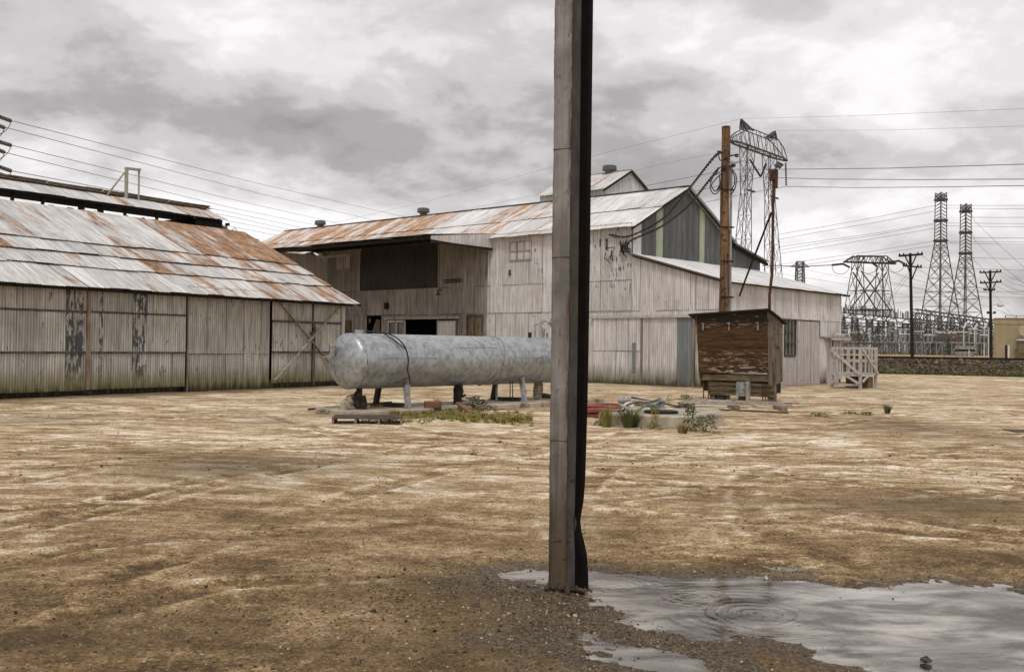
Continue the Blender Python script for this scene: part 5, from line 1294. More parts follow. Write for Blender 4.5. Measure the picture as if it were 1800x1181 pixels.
g = MB(); top = [(0, .15), (.06, .75), (.14, 1.6), (.27, 2.7), (.32, 2.75), (.70, 2.75), (.76, 2.65), (.88, 1.7), (.95, .8), (1.0, .15)]
for b in (-.7, .7):
    for i_ in range(len(top)-1):
        p_, q_ = top[i_], top[i_+1]; bb0 = b*min(1, min(p_[0], 1-p_[0])*6+.12); bb1 = b*min(1, min(q_[0], 1-q_[0])*6+.12)
        g.beam(HP(p_[0]*HL, bb0, HZ+p_[1]), HP(q_[0]*HL, bb1, HZ+q_[1]), .12)
    g.beam(HP(0, b*.12, HZ), HP(HL*.15, b, HZ), .22); g.beam(HP(HL*.15, b, HZ), HP(HL*.85, b, HZ), .22); g.beam(HP(HL*.85, b, HZ), HP(HL, b*.12, HZ), .22)
    def tz(f_):
        for i_ in range(len(top)-1):
            if top[i_][0] <= f_ <= top[i_+1][0]+1e-6: return top[i_][1]+(top[i_+1][1]-top[i_][1])*(f_-top[i_][0])/(top[i_+1][0]-top[i_][0])
        return .15
    n_ = 14
    for k in range(n_):
        f0, f1 = (k+.3)/n_, (k+1.1)/n_
        if f1 < 1: g.beam(HP(f0*HL, b*.9, HZ+tz(f0)), HP(f1*HL, b*.9, HZ), .06); 
        if k % 2 and f1 < 1: g.beam(HP(f0*HL, b*.9, HZ), HP(f1*HL, b*.9, HZ+tz(f1)), .06)
for k in range(20): g.beam(HP(k/20*HL, -.6 if k % 2 else .6, HZ), HP((k+1)/20*HL, .6 if k % 2 else -.6, HZ), .07)
build('crossarm', g, M_steel, htow)
for (bx, by, tx, ty, wbase) in ((1311, 236, 1303, 210, 1.3), (1356, 247, 1362, 231, 1.3)):
    a0, z0 = solve_a(bx, by); a1, z1 = solve_a(tx, ty); g = MB(); sgn = 1 if bx < 1330 else -1
    lattice(g, quad(HP(a0+sgn*.3, 0, HZ+2.6), 1.25, .6, HX, HY), quad(HP(a1, 0, z1), .06, .06, HX, HY), 4, .13, .075, 'x'); build('horn', g, M_steel, htow)
for (p, q) in (((1318.5, 281), (1337, 311)), ((1347, 289), (1337, 311)), ((1381, 287), (1382, 327))):
    a0, z0 = solve_a(*p); a1, z1 = solve_a(*q); g = MB(); insul(g, HP(a0, 0, z0), HP(a1, 0, z1), .17, 6); build('insulator', g, M_insul, htow)
# twin slim towers
def slim(name_lbl, xc, ytop, ywaist, ybase, wt, wb, dist, wwaist):
    c = D(xc, 600, dist); c.z = 0; zt = D(xc, ytop, dist).z; zw = D(xc, ywaist, dist).z
    e1 = Vector((math.cos(.42), math.sin(.42), 0)); e2 = Vector((-e1.y, e1.x, 0)); m_ = dist/F
    th = thing('lattice_pylon', name_lbl, 'pylon', c+UP*GZ)
    k_ = .5*m_/ (abs(e1.x)+abs(e2.x))
    g = MB(); q0 = quad(c+UP*(GZ-.5), wb*k_, wb*k_, e1, e2); q1 = quad(c+UP*zw, wwaist*k_, wwaist*k_, e1, e2); q2 = quad(c+UP*zt, wt*k_, wt*k_, e1, e2)
    lattice(g, q0, q1, 9, .17, .075, 'x', lambda t_: 1-(1-t_)**1.45); build('lower_body', g, M_steel2, th)
    g = MB(); lattice(g, q1, q2, 15, .14, .085, 'd'); lattice(g, [q1[i_].lerp(q2[i_], .86) for i_ in range(4)], q2, 2, .16, .10, 'x'); build('upper_body', g, M_steel2, th)
    g = MB()
    for f_ in (.86, .45, .05):
        c_ = c+UP*(zw+(zt-zw)*f_); w_ = (wwaist+(wt-wwaist)*f_)*k_*1.14; Q = quad(c_, w_, w_, e1, e2)
        for i_ in range(4): g.beam(Q[i_], Q[(i_+1) % 4], .28, .42)
    build('crossarm_collar', g, M_steel, th); return th
tw1 = slim('taller of the two slim grey lattice pylons right of the barn', 1652, 339, 428, 620, 17, 80, 205, 18.5)
tw2 = slim('shorter slim grey lattice pylon just right of its taller twin', 1696, 359, 450, 620, 16, 74, 195, 17)
# broad dead-end portal pylon
pd_ = 140; m_ = pd_/F
pc0 = D(1528, 600, pd_); pc0.z = 0; e1 = Vector((.97, .24, 0)); e2 = Vector((-.24, .97, 0))
def zz_(y, x=1528): return D(x, y, pd_).z
portal = thing('portal_pylon', 'squat dark portal pylon with flat trapezoid top, standing beyond the white platform', 'pylon', pc0+UP*GZ)
Wd = 33*m_
g = MB()
for sgn in (-1, 1):
    cb = pc0+e1*sgn*Wd*.82; ct_ = pc0+e1*sgn*Wd*.76
    q0 = quad(cb+e1*sgn*.6+UP*(GZ-.5), 1.0, 2.3, e1, e2); q1 = quad(ct_+UP*zz_(478), .5, .7, e1, e2); q2 = quad(ct_-e1*sgn*.15+UP*zz_(452), .55, .6, e1, e2)
    lattice(g, q0, q1, 4, .09, .04, 'x'); lattice(g, q1, q2, 1, .09, .05, 'x')
for b in (-1.0, 1.0):
    zb = [zz_(478), zz_(545), zz_(604)]
    g.beam(pc0-e1*Wd*.78+e2*b+UP*zb[0], pc0+e1*Wd*.85+e2*b*1.5+UP*zb[1], .14); g.beam(pc0+e1*Wd*.78+e2*b+UP*zb[0], pc0-e1*Wd*.85+e2*b*1.5+UP*zb[1], .14)
    g.beam(pc0-e1*Wd*.95+e2*b*1.5+UP*zb[1], pc0+e1*Wd*.95+e2*b*1.5+UP*zb[1], .22); g.beam(pc0-e1*Wd*1.05+e2*b*2+UP*zb[2], pc0+e1*Wd*1.05+e2*b*2+UP*zb[2], .2)
    g.beam(pc0-e1*Wd*.9+e2*b*1.6+UP*zb[1], pc0+e1*Wd*.2+e2*b*1.9+UP*zb[2], .1); g.beam(pc0+e1*Wd*.9+e2*b*1.6+UP*zb[1], pc0-e1*Wd*.2+e2*b*1.9+UP*zb[2], .1)
    g.beam(pc0-e1*Wd*.9+e2*b*1.2+UP*zz_(511), pc0+e1*Wd*.9+e2*b*1.2+UP*zz_(511), .12)
build('legs', g, M_steel, portal)
g = MB(); zt_, zb_ = zz_(450), zz_(462)
for b in (-.6, .6):
    g.beam(pc0-e1*Wd*.85+e2*b+UP*(zt_-.1), pc0+e1*Wd*.85+e2*b+UP*zt_, .14); g.beam(pc0-e1*Wd*1.55+e2*b*.2+UP*zb_, pc0+e1*Wd*1.55+e2*b*.2+UP*zb_, .24)
    g.beam(pc0-e1*Wd*1.55+e2*b*.2+UP*zb_, pc0-e1*Wd*.85+e2*b+UP*zt_, .13); g.beam(pc0+e1*Wd*1.55+e2*b*.2+UP*zb_, pc0+e1*Wd*.85+e2*b+UP*zt_, .13)
    for k in range(10):
        x0 = -1.1+k*.22; g.beam(pc0+e1*Wd*x0+e2*b+UP*(zb_ if k % 2 else min(zt_, zb_+(1.42-abs(x0))/.57*(zt_-zb_))), pc0+e1*Wd*(x0+.22)+e2*b+UP*(min(zt_, zb_+(1.42-abs(x0+.22))/.57*(zt_-zb_)) if k % 2 else zb_), .075)
build('crossarm', g, M_steel, portal)
for (p, q) in (((1482, 464), (1494, 470)), ((1533, 462), (1543, 469)), ((1579, 458), (1592, 465)), ((1481, 464), (1462, 466)), ((1578, 459), (1560, 461))):
    g = MB(); insul(g, D(*p, pd_-1), D(*q, pd_-2), .16, 5); build('insulator', g, M_insul, portal)
for pts in ([(1462, 466), (1466, 478), (1478, 482), (1488, 478), (1493, 471)], [(1511, 465), (1514, 476), (1526, 481), (1538, 477), (1543, 470)], [(1561, 462), (1564, 473), (1573, 479), (1584, 475), (1591, 466)]):
    g = MB(); g.tube(smooth_path([D(*q, pd_-2) for q in pts], 5), .035, 4); build('jumper', g, M_wire2, portal)
# far small pylon
c = D(1405, 600, 330); c.z = 0; th = thing('distant_pylon', 'small faint lattice pylon far behind the lean-to roof', 'pylon', c+UP*GZ); mf = 330/F
g = MB(); e1_, e2_ = Vector((1, 0, 0)), Vector((0, 1, 0)); zt = D(1405, 459, 330).z
lattice(g, quad(c+UP*GZ, 9*mf, 3, e1_, e2_), quad(c+UP*zt, 5.5*mf, 1, e1_, e2_), 14, .28, .17, 'x')
for s_ in (-1, 1): g.beam(c+UP*zt, c+e1_*s_*16*mf+UP*(zt-1.9), .25); g.beam(c+UP*(zt-1.9), c+e1_*s_*16*mf+UP*(zt-1.9), .25)
build('body', g, M_steel2, th)

# ================================================================== switchyard
def gantry(x0, x1, yt0, yt1, dist0, dist1, cols_, hb, lbl, seed, thick=.11, pins=0, colw=.42):
    rr = random.Random(seed); A_ = D(x0, 600, dist0); B_ = D(x1, 600, dist1); A_.z = B_.z = GZ; za, zb = D(x0, yt0, dist0).z, D(x1, yt1, dist1).z
    ex_ = (B_-A_).normalized(); ey_ = Vector((-ex_.y, ex_.x, 0)); L_ = (B_-A_).length
    th = thing('switchyard_gantry', lbl, 'gantry', (A_+B_)/2)
    g = MB(); n_ = int(L_/1.1)
    for zo in (0, -hb):
        for b in (-.35, .35): g.beam(A_+ey_*b+UP*(za-GZ+zo), B_+ey_*b+UP*(zb-GZ+zo), thick*1.2)
    for k in range(n_):
        p_, q_ = k/n_, (k+1)/n_; zp, zq = za+(zb-za)*p_-GZ, za+(zb-za)*q_-GZ
        for b in (-.35, .35): g.beam(A_.lerp(B_, p_)+ey_*b+UP*(zp if k % 2 else zp-hb), A_.lerp(B_, q_)+ey_*b+UP*(zq-hb if k % 2 else zq), thick*.7)
    build('beam', g, M_steel2, th)
    for f_ in cols_:
        g = MB(); c_ = A_.lerp(B_, f_); zt = za+(zb-za)*f_-hb; g0 = c_.copy(); g0.z = 0
        lattice(g, quad(g0, colw*1.7, colw*1.5, ex_, ey_), quad(g0+UP*zt, colw, colw*.8, ex_, ey_), 9, thick, thick*.65, 'x'); build('column', g, M_steel2, th)
    if pins:
        g = MB()
        for k in range(pins):
            f_ = (k+rr.random()*.5)/pins; c_ = A_.lerp(B_, f_); zt = za+(zb-za)*f_; h_ = rr.uniform(.9, 1.5)
            g.tube([Vector((c_.x, c_.y, zt)), Vector((c_.x, c_.y, zt+h_))], rr.choice((.07, .09, .13)), 6)
        build('post_insulators', g, M_pump, th)['kind'] = 'stuff'
    return th
gantry(1462, 1606, 548, 562, 165, 165, (.12, .28, .46, .60, .72, .90), .75, 'long grey gantry left of the dark crossarm pole, topped with post insulators', 1, pins=46)
gantry(1606, 1752, 543, 563, 160, 172, (.02, .15, .28, .43, .58, .74, .9), .6, 'grey gantry right of the dark crossarm pole, sloping towards the beige building', 2)
gantry(1600, 1752, 560, 574, 150, 160, (.08, .22, .36, .52, .66, .82), .5, 'lower front gantry of the switchyard right of the dark crossarm pole', 3)
gantry(1470, 1760, 573, 580, 190, 190, (.05, .15, .25, .35, .45, .55, .65, .75, .85, .95), .4, 'rear gantry of the switchyard seen low through the others', 4, thick=.12)
gantry(1450, 1640, 566, 572, 210, 205, (.1, .3, .5, .7, .9), .5, 'farthest gantry of the switchyard, behind the left one', 5, thick=.12)
gantry(1640, 1755, 590, 592, 150, 152, (.05, .3, .55, .8), .3, 'lowest gantry in front of the beige building side of the switchyard', 6, thick=.09)
# switchgear: posts on frames, in rows; one kind of thing, copied
def switchpost(kind, loc):
    th = thing('switchgear_post', 'grey switchgear post insulator on a steel frame in the crowded switchyard rows', 'switchgear', loc, 'switchgear posts standing in rows under the gantries')
    l_ = Vector(loc); g = MB(); h = 1.9
    for dx_ in (-.4, .4): g.beam(l_+Vector((dx_, 0, -.8)), l_+Vector((dx_, 0, h)), .07)
    g.beam(l_+Vector((-.7, 0, h)), l_+Vector((.7, 0, h)), .14); g.beam(l_+Vector((-.4, 0, .2)), l_+Vector((.4, 0, h)), .06); build('frame', g, M_steel3, th)
    for dx_ in ((-.6, 0, .6) if kind == 0 else (-.5, .5)):
        g = MB(); hh = (1.1, 1.5, 2.0)[kind]; b_ = l_+Vector((dx_, 0, h)); prof_ = []
        for k in range(7): prof_ += [(.07, k*hh/7), (.14, k*hh/7+.05), (.07, (k+.6)*hh/7)]
        g.lathe(prof_, b_, n=6); build('insulator', g, (M_pump, M_insul2, M_pump)[kind], th)
    g = MB(); g.tube([l_+Vector((-.7, 0, h+(1.1, 1.5, 2.0)[kind])), l_+Vector((.75, 0, h+(1.1, 1.5, 2.0)[kind]))], .06, 5); build('busbar', g, M_whitemetal, th)
    return th
M_steel3 = plain('pale_frame_steel', (.20, .20, .20), (.36, .355, .35), 1, .7)
M_insul2 = plain('brown_porcelain', (.10, .055, .03), (.20, .11, .06), 3, .4)
M_whitemetal = plain('white_aluminium', (.55, .55, .55), (.7, .7, .7), 3, .4)
protos = [switchpost(k, D(1640+k*22, 600, 150+k*4)*Vector((1, 1, 0)) if False else Vector((D(1640+k*22, 600, 150+k*4).x, 150+k*4, GZ))) for k in range(3)]
rr = random.Random(21)
for row, dist in enumerate((142, 152, 163, 174, 186)):
    x = 1478+rr.uniform(0, 8)
    while x < 1742:
        k = rr.randrange(3)
        if not (x < 1552 and row == 0): copy_tree(protos[k], (D(x, 600, dist).x, dist+rr.uniform(-1, 1), GZ))
        x += rr.uniform(13, 26)
for (x, y, d) in ((1625, 564, 152), (1697, 568, 150), (1716, 570, 150), (1733, 569, 150)):
    g = MB(); p = D(x-3, y+9, d); q = D(x+2, y-1, d); g.tube([p, q], .16, 6); g.tube([p, p+Vector((-.4, 0, .35))], .1, 5); g.beam(Vector((p.x, p.y, GZ-.3)), p, .12)
    tag(build('surge_arrester', g, M_whitemetal), {1625: 'white slanting arrester left in the switchyard, near the dark crossarm pole', 1697: 'left white slanting arrester of the three near the beige building', 1716: 'middle white slanting arrester of the three near the beige building', 1733: 'right white slanting arrester nearest the beige building'}[x], 'arrester')
# transformer house / cabinet and hazard marker
p = D(1686, 628, 118); p.z = GZ-.1; cab = thing('equipment_cabinet', 'low grey equipment cabinet with dark slot beyond the tracks', 'cabinet', p); m_ = 118/F
g = MB(); g.obox(p, Vector((31*m_, 0, 0)), Vector((0, 1.2, 0)), UP*.75); g.obox(p+Vector((0, 0, .98)), Vector((30*m_, 0, 0)), Vector((0, 1.2, 0)), UP*.45); build('body', g, M_tankgrey, cab)
g = MB(); g.obox(p+Vector((.1, .1, .75)), Vector((27*m_, 0, 0)), Vector((0, 1, 0)), UP*.23); build('slot', g, M_black, cab)
g = MB(); g.obox(p+Vector((15*m_, -.25, 0)), Vector((.12, 0, 0)), Vector((0, .1, 0)), UP*.9); tag(build('marker_post', g, M_whitemetal), 'short white marker post before the grey cabinet', 'marker post')
g = MB(); p2 = D(1714, 628, 116); p2.z = GZ-.1
M_haz = newmat('hazard_stripes'); t = M_haz[0]; P = t.n('ShaderNodeTexCoord').outputs['Object']; x_, y_, z_ = t.xyz(P)[:3]
fr2 = t.m('FRACT', t.m('MULTIPLY', t.m('ADD', z_, t.m('ABSOLUTE', x_)), 2.6)); t.out(t.mix(t.m('GREATER_THAN', fr2, .5), (.03, .025, .02), (.62, .45, .22)), .7); M_haz = M_haz[1]
g.prism([p2+Vector((-.25, 0, 0)), p2+Vector((.25, 0, 0)), p2+Vector((.2, 0, .42)), p2+Vector((0, 0, .52)), p2+Vector((-.2, 0, .42))], Vector((0, .1, 0))); tag(build('hazard_sign', g, M_haz), 'small black and tan striped hazard board beyond the tracks', 'sign')
# beige building
bp = D(1746.5, 628, 100); bp.z = 0
bb_ = thing('beige_building', 'flat roofed beige block building beyond the tracks at the right edge', 'building', bp)
g = MB(); zt = D(1747, 560, 100).z; g.obox(bp, Vector((14, -.6, 0)), Vector((5.6, 10, 0)), UP*zt); build('wall', g, M_beige, bb_)
g = MB(); g.obox(bp+Vector((-.08, -.08, zt)), Vector((14, -.6, 0)), Vector((5.6, 10, 0)), UP*.07); g.obox(bp+Vector((.1, -.06, zt-.55)), Vector((14, -.6, 0)), Vector((0, .06, 0)), UP*.05); g.obox(bp+Vector((.12, -.06, 0)), Vector((.05, 0, 0)), Vector((0, .06, 0)), UP*(zt-.55)); build('parapet', g, M_beige, bb_)
g = MB(); wx = D(1785.5, 600, 99.6).x; g.obox(Vector((wx, 99.1, D(1785, 619.5, 99).z)), Vector((2.5, 0, 0)), Vector((0, .2, 0)), UP*1.25); wn = build('window', g, plain('dark_tan_glass', (.12, .10, .06), (.18, .15, .09), 3, .5), bb_)
g = MB(); g.obox(Vector((wx-.15, 98.9, D(1785, 598.5, 99).z)), Vector((2.7, 0, 0)), Vector((0, .4, 0)), UP*.14); build('awning', g, M_whitemetal, wn)
g = MB(); cpx = D(1799, 581, 99.2); g.lathe([(.0, 0), (.52, 0), (.52, .06), (.5, .08)], cpx, (0, -1, 0), n=24); build('round_plate', g, plain('faded_disc', (.36, .29, .2), (.48, .4, .29), 6, .9), bb_)
g = MB(); z0 = zt; g.obox(bp+Vector((1.9, 1.5, z0+.1)), Vector((10, 0, 0)), Vector((0, .1, 0)), UP*.06); g.obox(bp+Vector((1.9, 1.5, z0+.36)), Vector((10, 0, 0)), Vector((0, .1, 0)), UP*.05)
for k in range(9): g.beam(bp+Vector((1.9+k*1.1, 1.5, z0)), bp+Vector((1.9+k*1.1, 1.5, z0+.38)), .06)
build('roof_rail', g, M_steel, bb_)
for (x, lab, mt) in ((1768.5, 'black bollard before the beige building', M_black), (1772.5, 'white topped bollard before the beige building', M_whitemetal)):
    g = MB(); p = D(x, 628, 90); g.tube([Vector((p.x, 90, .7)), Vector((p.x, 90, D(x, 606.5, 90).z))], .10, 8); tag(build('bollard', g, mt), lab, 'bollard')
# dark utility poles by the track
def upole_far(xt, yt, xb, dist, arms, lbl, r):
    a = D(xt, yt, dist); b = D(xb, 630, dist); b.z = .5
    th = thing('utility_pole', lbl, 'utility pole', b); g = MB(); g.tube([b, a], [r, r*.75], 10); build('shaft', g, M_black, th)
    for (y, x0, x1, dy, thk) in arms:
        g = MB(); p, q = D(x0, y+dy, dist-.3), D(x1, y-dy, dist-.3); g.beam(p, q, thk, thk*1.2); g2 = MB()
        for f_ in (.03, .2, .8, .97): c_ = p.lerp(q, f_); g2.lathe([(.03, 0), (.07, .06), (.05, .16), (.02, .2)], c_, n=8)
        ar = build('crossarm', g, M_black, th); build('insulator', g2, M_insul, ar)
        if x1-x0 > 30:
            g = MB(); c_ = p.lerp(q, .5); g.beam(p.lerp(q, .25), c_-UP*.9, .07); g.beam(p.lerp(q, .75), c_-UP*.9, .07); build('arm_brace', g, M_black, th)
    return th
up1 = upole_far(1600, 445, 1604, 72, [(448.5, 1580, 1622, 1.5, .12), (468.5, 1587, 1620, -1.5, .09)], 'dark crossarm utility pole beside the portal pylon', .125)
up2 = upole_far(1740.5, 475, 1742.5, 84, [(478.5, 1722, 1760, .8, .10), (496.5, 1723, 1760, 1.0, .10), (510, 1729, 1749, 0, .07), (551, 1735, 1750, 0, .04)], 'dark utility pole with stacked crossarms and street lamp at the beige building', .13)
g = MB(); g.tube(smooth_path([D(1741, 538, 84), D(1748, 535.5, 84), D(1754, 536, 84)], 4), .035, 6); g.lathe([(.0, 0), (.16, .05), (.2, .25), (.1, .55), (0, .6)], D(1753, 536, 84), (1, 0, 0), n=8); build('street_lamp_arm', g, M_whitemetal, up2)
g = MB(); p = D(1741, 575, 83.8); g.tube([Vector((p.x-.15, 83.8, .6)), Vector((p.x-.15, 83.8, p.z))], .035, 6); build('white_guard', g, M_whitemetal, up2)

# ================================================================== wires
def wire(lbl, pts, dists, r, sag=0.0, mat=None, cat='wire', group=None, name='power_line'):
    P_ = [D(x, y, d) for (x, y), d in zip(pts, dists)]
    out = []
    for a, b in zip(P_[:-1], P_[1:]):
        for k in range(8): t_ = k/8; out.append(a.lerp(b, t_)-UP*sag*4*t_*(1-t_))
    out.append(P_[-1]); g = MB(); g.tube(out, r*(.5 if 'earth' in lbl or 'thin' in lbl else .66), 4); return tag(build(name, g, mat or M_wire2), lbl, cat, group)
LW = [((-40, 200), (22, 213), (450, 322), (705, 380), (900, 420)), ((-40, 212), (8, 224), (450, 339), (648, 385), (850, 430)), ((-40, 241), (22, 256), (400, 349), (591, 392), (800, 440)),
      ((-40, 256), (8, 268), (400, 364), (551, 395), (760, 430)), ((-40, 288), (22, 301), (400, 372), (524, 399), (700, 425)), ((-40, 299), (8, 310), (400, 379.6), (501, 402), (660, 425)),
      ((-40, 305), (0, 313), (400, 388), (489, 406), (640, 430)), ((-40, 308), (100, 340), (400, 397), (477, 412), (600, 430))]
nm_ = ['highest', 'second highest', 'third highest', 'fourth highest', 'fifth from the top', 'sixth from the top', 'seventh from the top', 'lowest']
for k, pts in enumerate(LW):
    wire('%s of the wires sloping from the left edge behind the barn roof' % nm_[k], pts, (52, 58, 115, 150, 200), .030 if k < 4 else .034, group='wires entering at the left edge')
for k, (p, q) in enumerate([((0, 206), (20, 213)), ((-8, 219), (8, 225)), ((0, 250), (20, 256)), ((-8, 262), (8, 268)), ((0, 294), (20, 301)), ((-8, 304), (8, 309))]):
    g = MB(); insul(g, D(*p, 56), D(*q, 58), .12, 6); j = D(*q, 58); g.tube(smooth_path([j, j+Vector((-.15, 0, -.35)), j+Vector((-.5, 0, -.7)), j+Vector((-1.2, 0, -.95))], 4), .022, 4)
    tag(build('insulator_string', g, M_insul), ['top', 'second', 'third', 'fourth', 'fifth', 'lowest'][k]+' dark insulator string on the wires at the left edge', 'insulator', 'insulator strings at the left edge')
c_ = D(-110, 600, 56); c_.z = 0; th = thing('lattice_pylon', 'tall lattice pylon standing just beyond the left border, holding the sloping wires', 'pylon', c_)
g = MB(); zt = D(-110, 190, 56).z; lattice(g, quad(c_, 1.6, 1.6, Vector((1, 0, 0)), Vector((0, 1, 0))), quad(c_+UP*zt, .5, .5, Vector((1, 0, 0)), Vector((0, 1, 0))), 12, .1, .06, 'x'); build('body', g, M_steel, th)
for (x_, y_) in ((-2, 205), (-2, 250), (-2, 294), (-10, 219), (-10, 262), (-10, 303)):
    g = MB(); q_ = D(x_, y_, 56); g.beam(Vector((c_.x, 56, q_.z+.05)), q_, .08); build('arm', g, M_steel, th)
RW_ = [('earth wire from the left horn of the bow-topped pylon across to the right edge', [(1303, 209), (1500, 204), (1830, 190)], (151, 130, 105), .03),
       ('earth wire from the right horn of the bow-topped pylon to the right edge', [(1362, 230), (1560, 229), (1830, 221)], (163, 140, 112), .03),
       ('thin earth wire falling left from the left horn towards the steel post', [(1303, 209), (1180, 240), (1040, 275), (760, 352), (560, 398)], (151, 160, 180, 220, 260), .035),
       ('thin earth wire falling left from the right horn over the cupola', [(1362, 230), (1290, 262), (1150, 292), (980, 335), (800, 372)], (163, 172, 190, 220, 250), .035),
       ('thick conductor running right from behind the lamp pole, uppermost of three', [(1285, 298), (1360, 298), (1560, 296), (1830, 288)], (152, 150, 125, 100), .065),
       ('thick conductor running right from the V insulator, middle of three', [(1337, 312), (1450, 315), (1600, 316), (1830, 315)], (158, 145, 125, 100), .065),
       ('thick conductor running right from the hanging insulator, lowest of three', [(1382, 328), (1500, 330), (1640, 329), (1830, 326)], (166, 150, 130, 105), .065),
       ('conductor falling left from the V insulator behind the dark gable', [(1337, 312), (1250, 330), (1150, 352), (1050, 375)], (158, 172, 188, 205), .06),
       ('conductor falling left from the hanging insulator behind the gable', [(1382, 328), (1300, 343), (1210, 362), (1100, 385)], (166, 180, 195, 212), .06),
       ('conductor falling left from the pylon above the cupola gable', [(1285, 298), (1200, 314), (1120, 330), (1000, 350)], (152, 165, 180, 200), .06),
       ('highest conductor from the taller slim pylon to the left', [(1645, 361), (1540, 382), (1440, 400), (1370, 412)], (205, 208, 212, 215), .05),
       ('second conductor from the taller slim pylon to the left', [(1645, 371), (1540, 391), (1440, 408), (1370, 421)], (205, 208, 212, 215), .05),
       ('third conductor from the taller slim pylon to the left', [(1645, 392), (1540, 410), (1440, 424), (1370, 434)], (205, 208, 212, 215), .05),
       ('fourth conductor from the taller slim pylon to the left', [(1645, 394), (1540, 413), (1440, 428), (1370, 440)], (205, 208, 212, 215), .05),
       ('fifth conductor from the taller slim pylon to the left', [(1645, 401), (1540, 419), (1440, 435), (1370, 446)], (205, 208, 212, 215), .05),
       ('sixth conductor from the taller slim pylon to the left', [(1645, 423), (1540, 441), (1440, 455), (1365, 466)], (205, 208, 212, 215), .05),
       ('lowest conductor from the taller slim pylon to the left', [(1645, 431), (1540, 447), (1440, 462), (1365, 472)], (205, 208, 212, 215), .05),
       ('double dark conductor reaching the left insulator of the portal pylon', [(1462, 466), (1420, 468), (1340, 467)], (138, 142, 150), .09),
       ('top conductor of the taller slim pylon to the right edge', [(1661, 361), (1740, 361.5), (1830, 361)], (205, 190, 175), .05),
       ('second conductor of the taller slim pylon to the right edge', [(1661, 366), (1740, 367), (1830, 367)], (205, 190, 175), .05),
       ('top conductor of the shorter slim pylon to the right edge', [(1704, 382), (1760, 382.5), (1830, 382)], (195, 185, 175), .05),
       ('third conductor of the taller slim pylon to the right edge', [(1661, 392), (1740, 393), (1830, 393.5)], (205, 190, 175), .045),
       ('fourth conductor of the taller slim pylon to the right edge', [(1661, 397), (1740, 398.5), (1830, 399)], (205, 190, 175), .045),
       ('second conductor of the shorter slim pylon to the right edge', [(1704, 418), (1760, 418.5), (1830, 418.5)], (195, 185, 175), .05),
       ('fifth conductor of the taller slim pylon to the right edge', [(1661, 424), (1740, 425.5), (1830, 426)], (205, 190, 175), .045),
       ('sixth conductor of the taller slim pylon to the right edge', [(1661, 427), (1740, 429), (1830, 430.5)], (205, 190, 175), .045),
       ('third conductor of the shorter slim pylon to the right edge', [(1704, 453), (1760, 454.5), (1830, 455)], (195, 185, 175), .05),
       ('steep wire dropping right from the top collar of the shorter slim pylon', [(1706, 373), (1714, 390), (1760, 434), (1830, 497)], (195, 193, 175, 150), .055),
       ('steep wire dropping right from the middle collar of the shorter slim pylon', [(1706, 408), (1715, 425), (1760, 467), (1830, 522)], (195, 193, 175, 150), .055),
       ('steep wire dropping right from the lowest collar of the shorter slim pylon', [(1706, 442), (1713, 459), (1728, 472)], (195, 193, 185), .055),
       ('level wire between the two dark crossarm poles and the right edge', [(1620, 470), (1741, 473.5), (1830, 476)], (72, 84, 95), .022),
       ('wire from the dark crossarm pole top right end down to the right', [(1621, 450), (1650, 470), (1690, 492), (1741, 513)], (72, 80, 95, 110), .022),
       ('wire from the dark crossarm pole second arm down to the right', [(1608, 470), (1640, 488), (1700, 503), (1760, 512)], (72, 82, 100, 120), .02),
       ('wire from the portal pylon drooping right past the dark pole', [(1543, 470), (1600, 490), (1660, 504), (1740, 514)], (139, 142, 150, 160), .04),
       ('lower wire from the portal pylon drooping right past the dark pole', [(1494, 470), (1560, 495), (1640, 512), (1735, 522)], (139, 142, 150, 160), .04),
       ('first wire sagging right from the lamp-bearing dark pole', [(1760, 479), (1780, 490), (1830, 506)], (84, 80, 72), .018),
       ('second wire sagging right from the lamp-bearing dark pole', [(1752, 479), (1780, 498), (1830, 511)], (84, 80, 72), .018),
       ('third wire sagging right from the lamp-bearing dark pole', [(1760, 497), (1780, 508), (1830, 518)], (84, 80, 72), .018),
       ('fourth wire sagging right from the lamp-bearing dark pole', [(1745, 500), (1780, 516), (1830, 521)], (84, 80, 72), .018),
       ('level wire low behind the two dark poles', [(1606, 514), (1700, 514), (1830, 513)], (100, 102, 105), .025),
       ('second level wire low behind the two dark poles', [(1560, 523), (1700, 521), (1830, 524)], (110, 112, 115), .025),
       ('third level wire low behind the two dark poles', [(1500, 541), (1620, 528), (1741, 524)], (110, 112, 115), .022),
       ('first guy wire slanting left down from the dark crossarm pole', [(1600, 474), (1565, 520), (1545, 548)], (72, 76, 80), .018),
       ('second guy wire slanting left down from the dark crossarm pole', [(1603, 477), (1570, 522), (1548, 556)], (72, 76, 80), .018),
       ('service wire from the lamp-bearing dark pole down to the beige roof', [(1745, 541), (1770, 552), (1776, 556)], (84, 95, 100), .022),
       ('second service wire from the lamp-bearing dark pole to the beige roof', [(1745, 515), (1765, 538), (1790, 566)], (84, 92, 99), .02),
       ('thin wire crossing from the barn lean-to to the portal pylon legs', [(1365, 480), (1440, 492), (1560, 512), (1640, 530)], (130, 135, 140, 150), .03),
       ('thin wire from the far pylon behind the lean-to to the right', [(1395, 470), (1480, 487), (1600, 505), (1740, 540)], (300, 260, 220, 190), .05)]
for lbl, pts, ds, r in RW_: wire(lbl, pts, ds, r, group='overhead lines on the right')
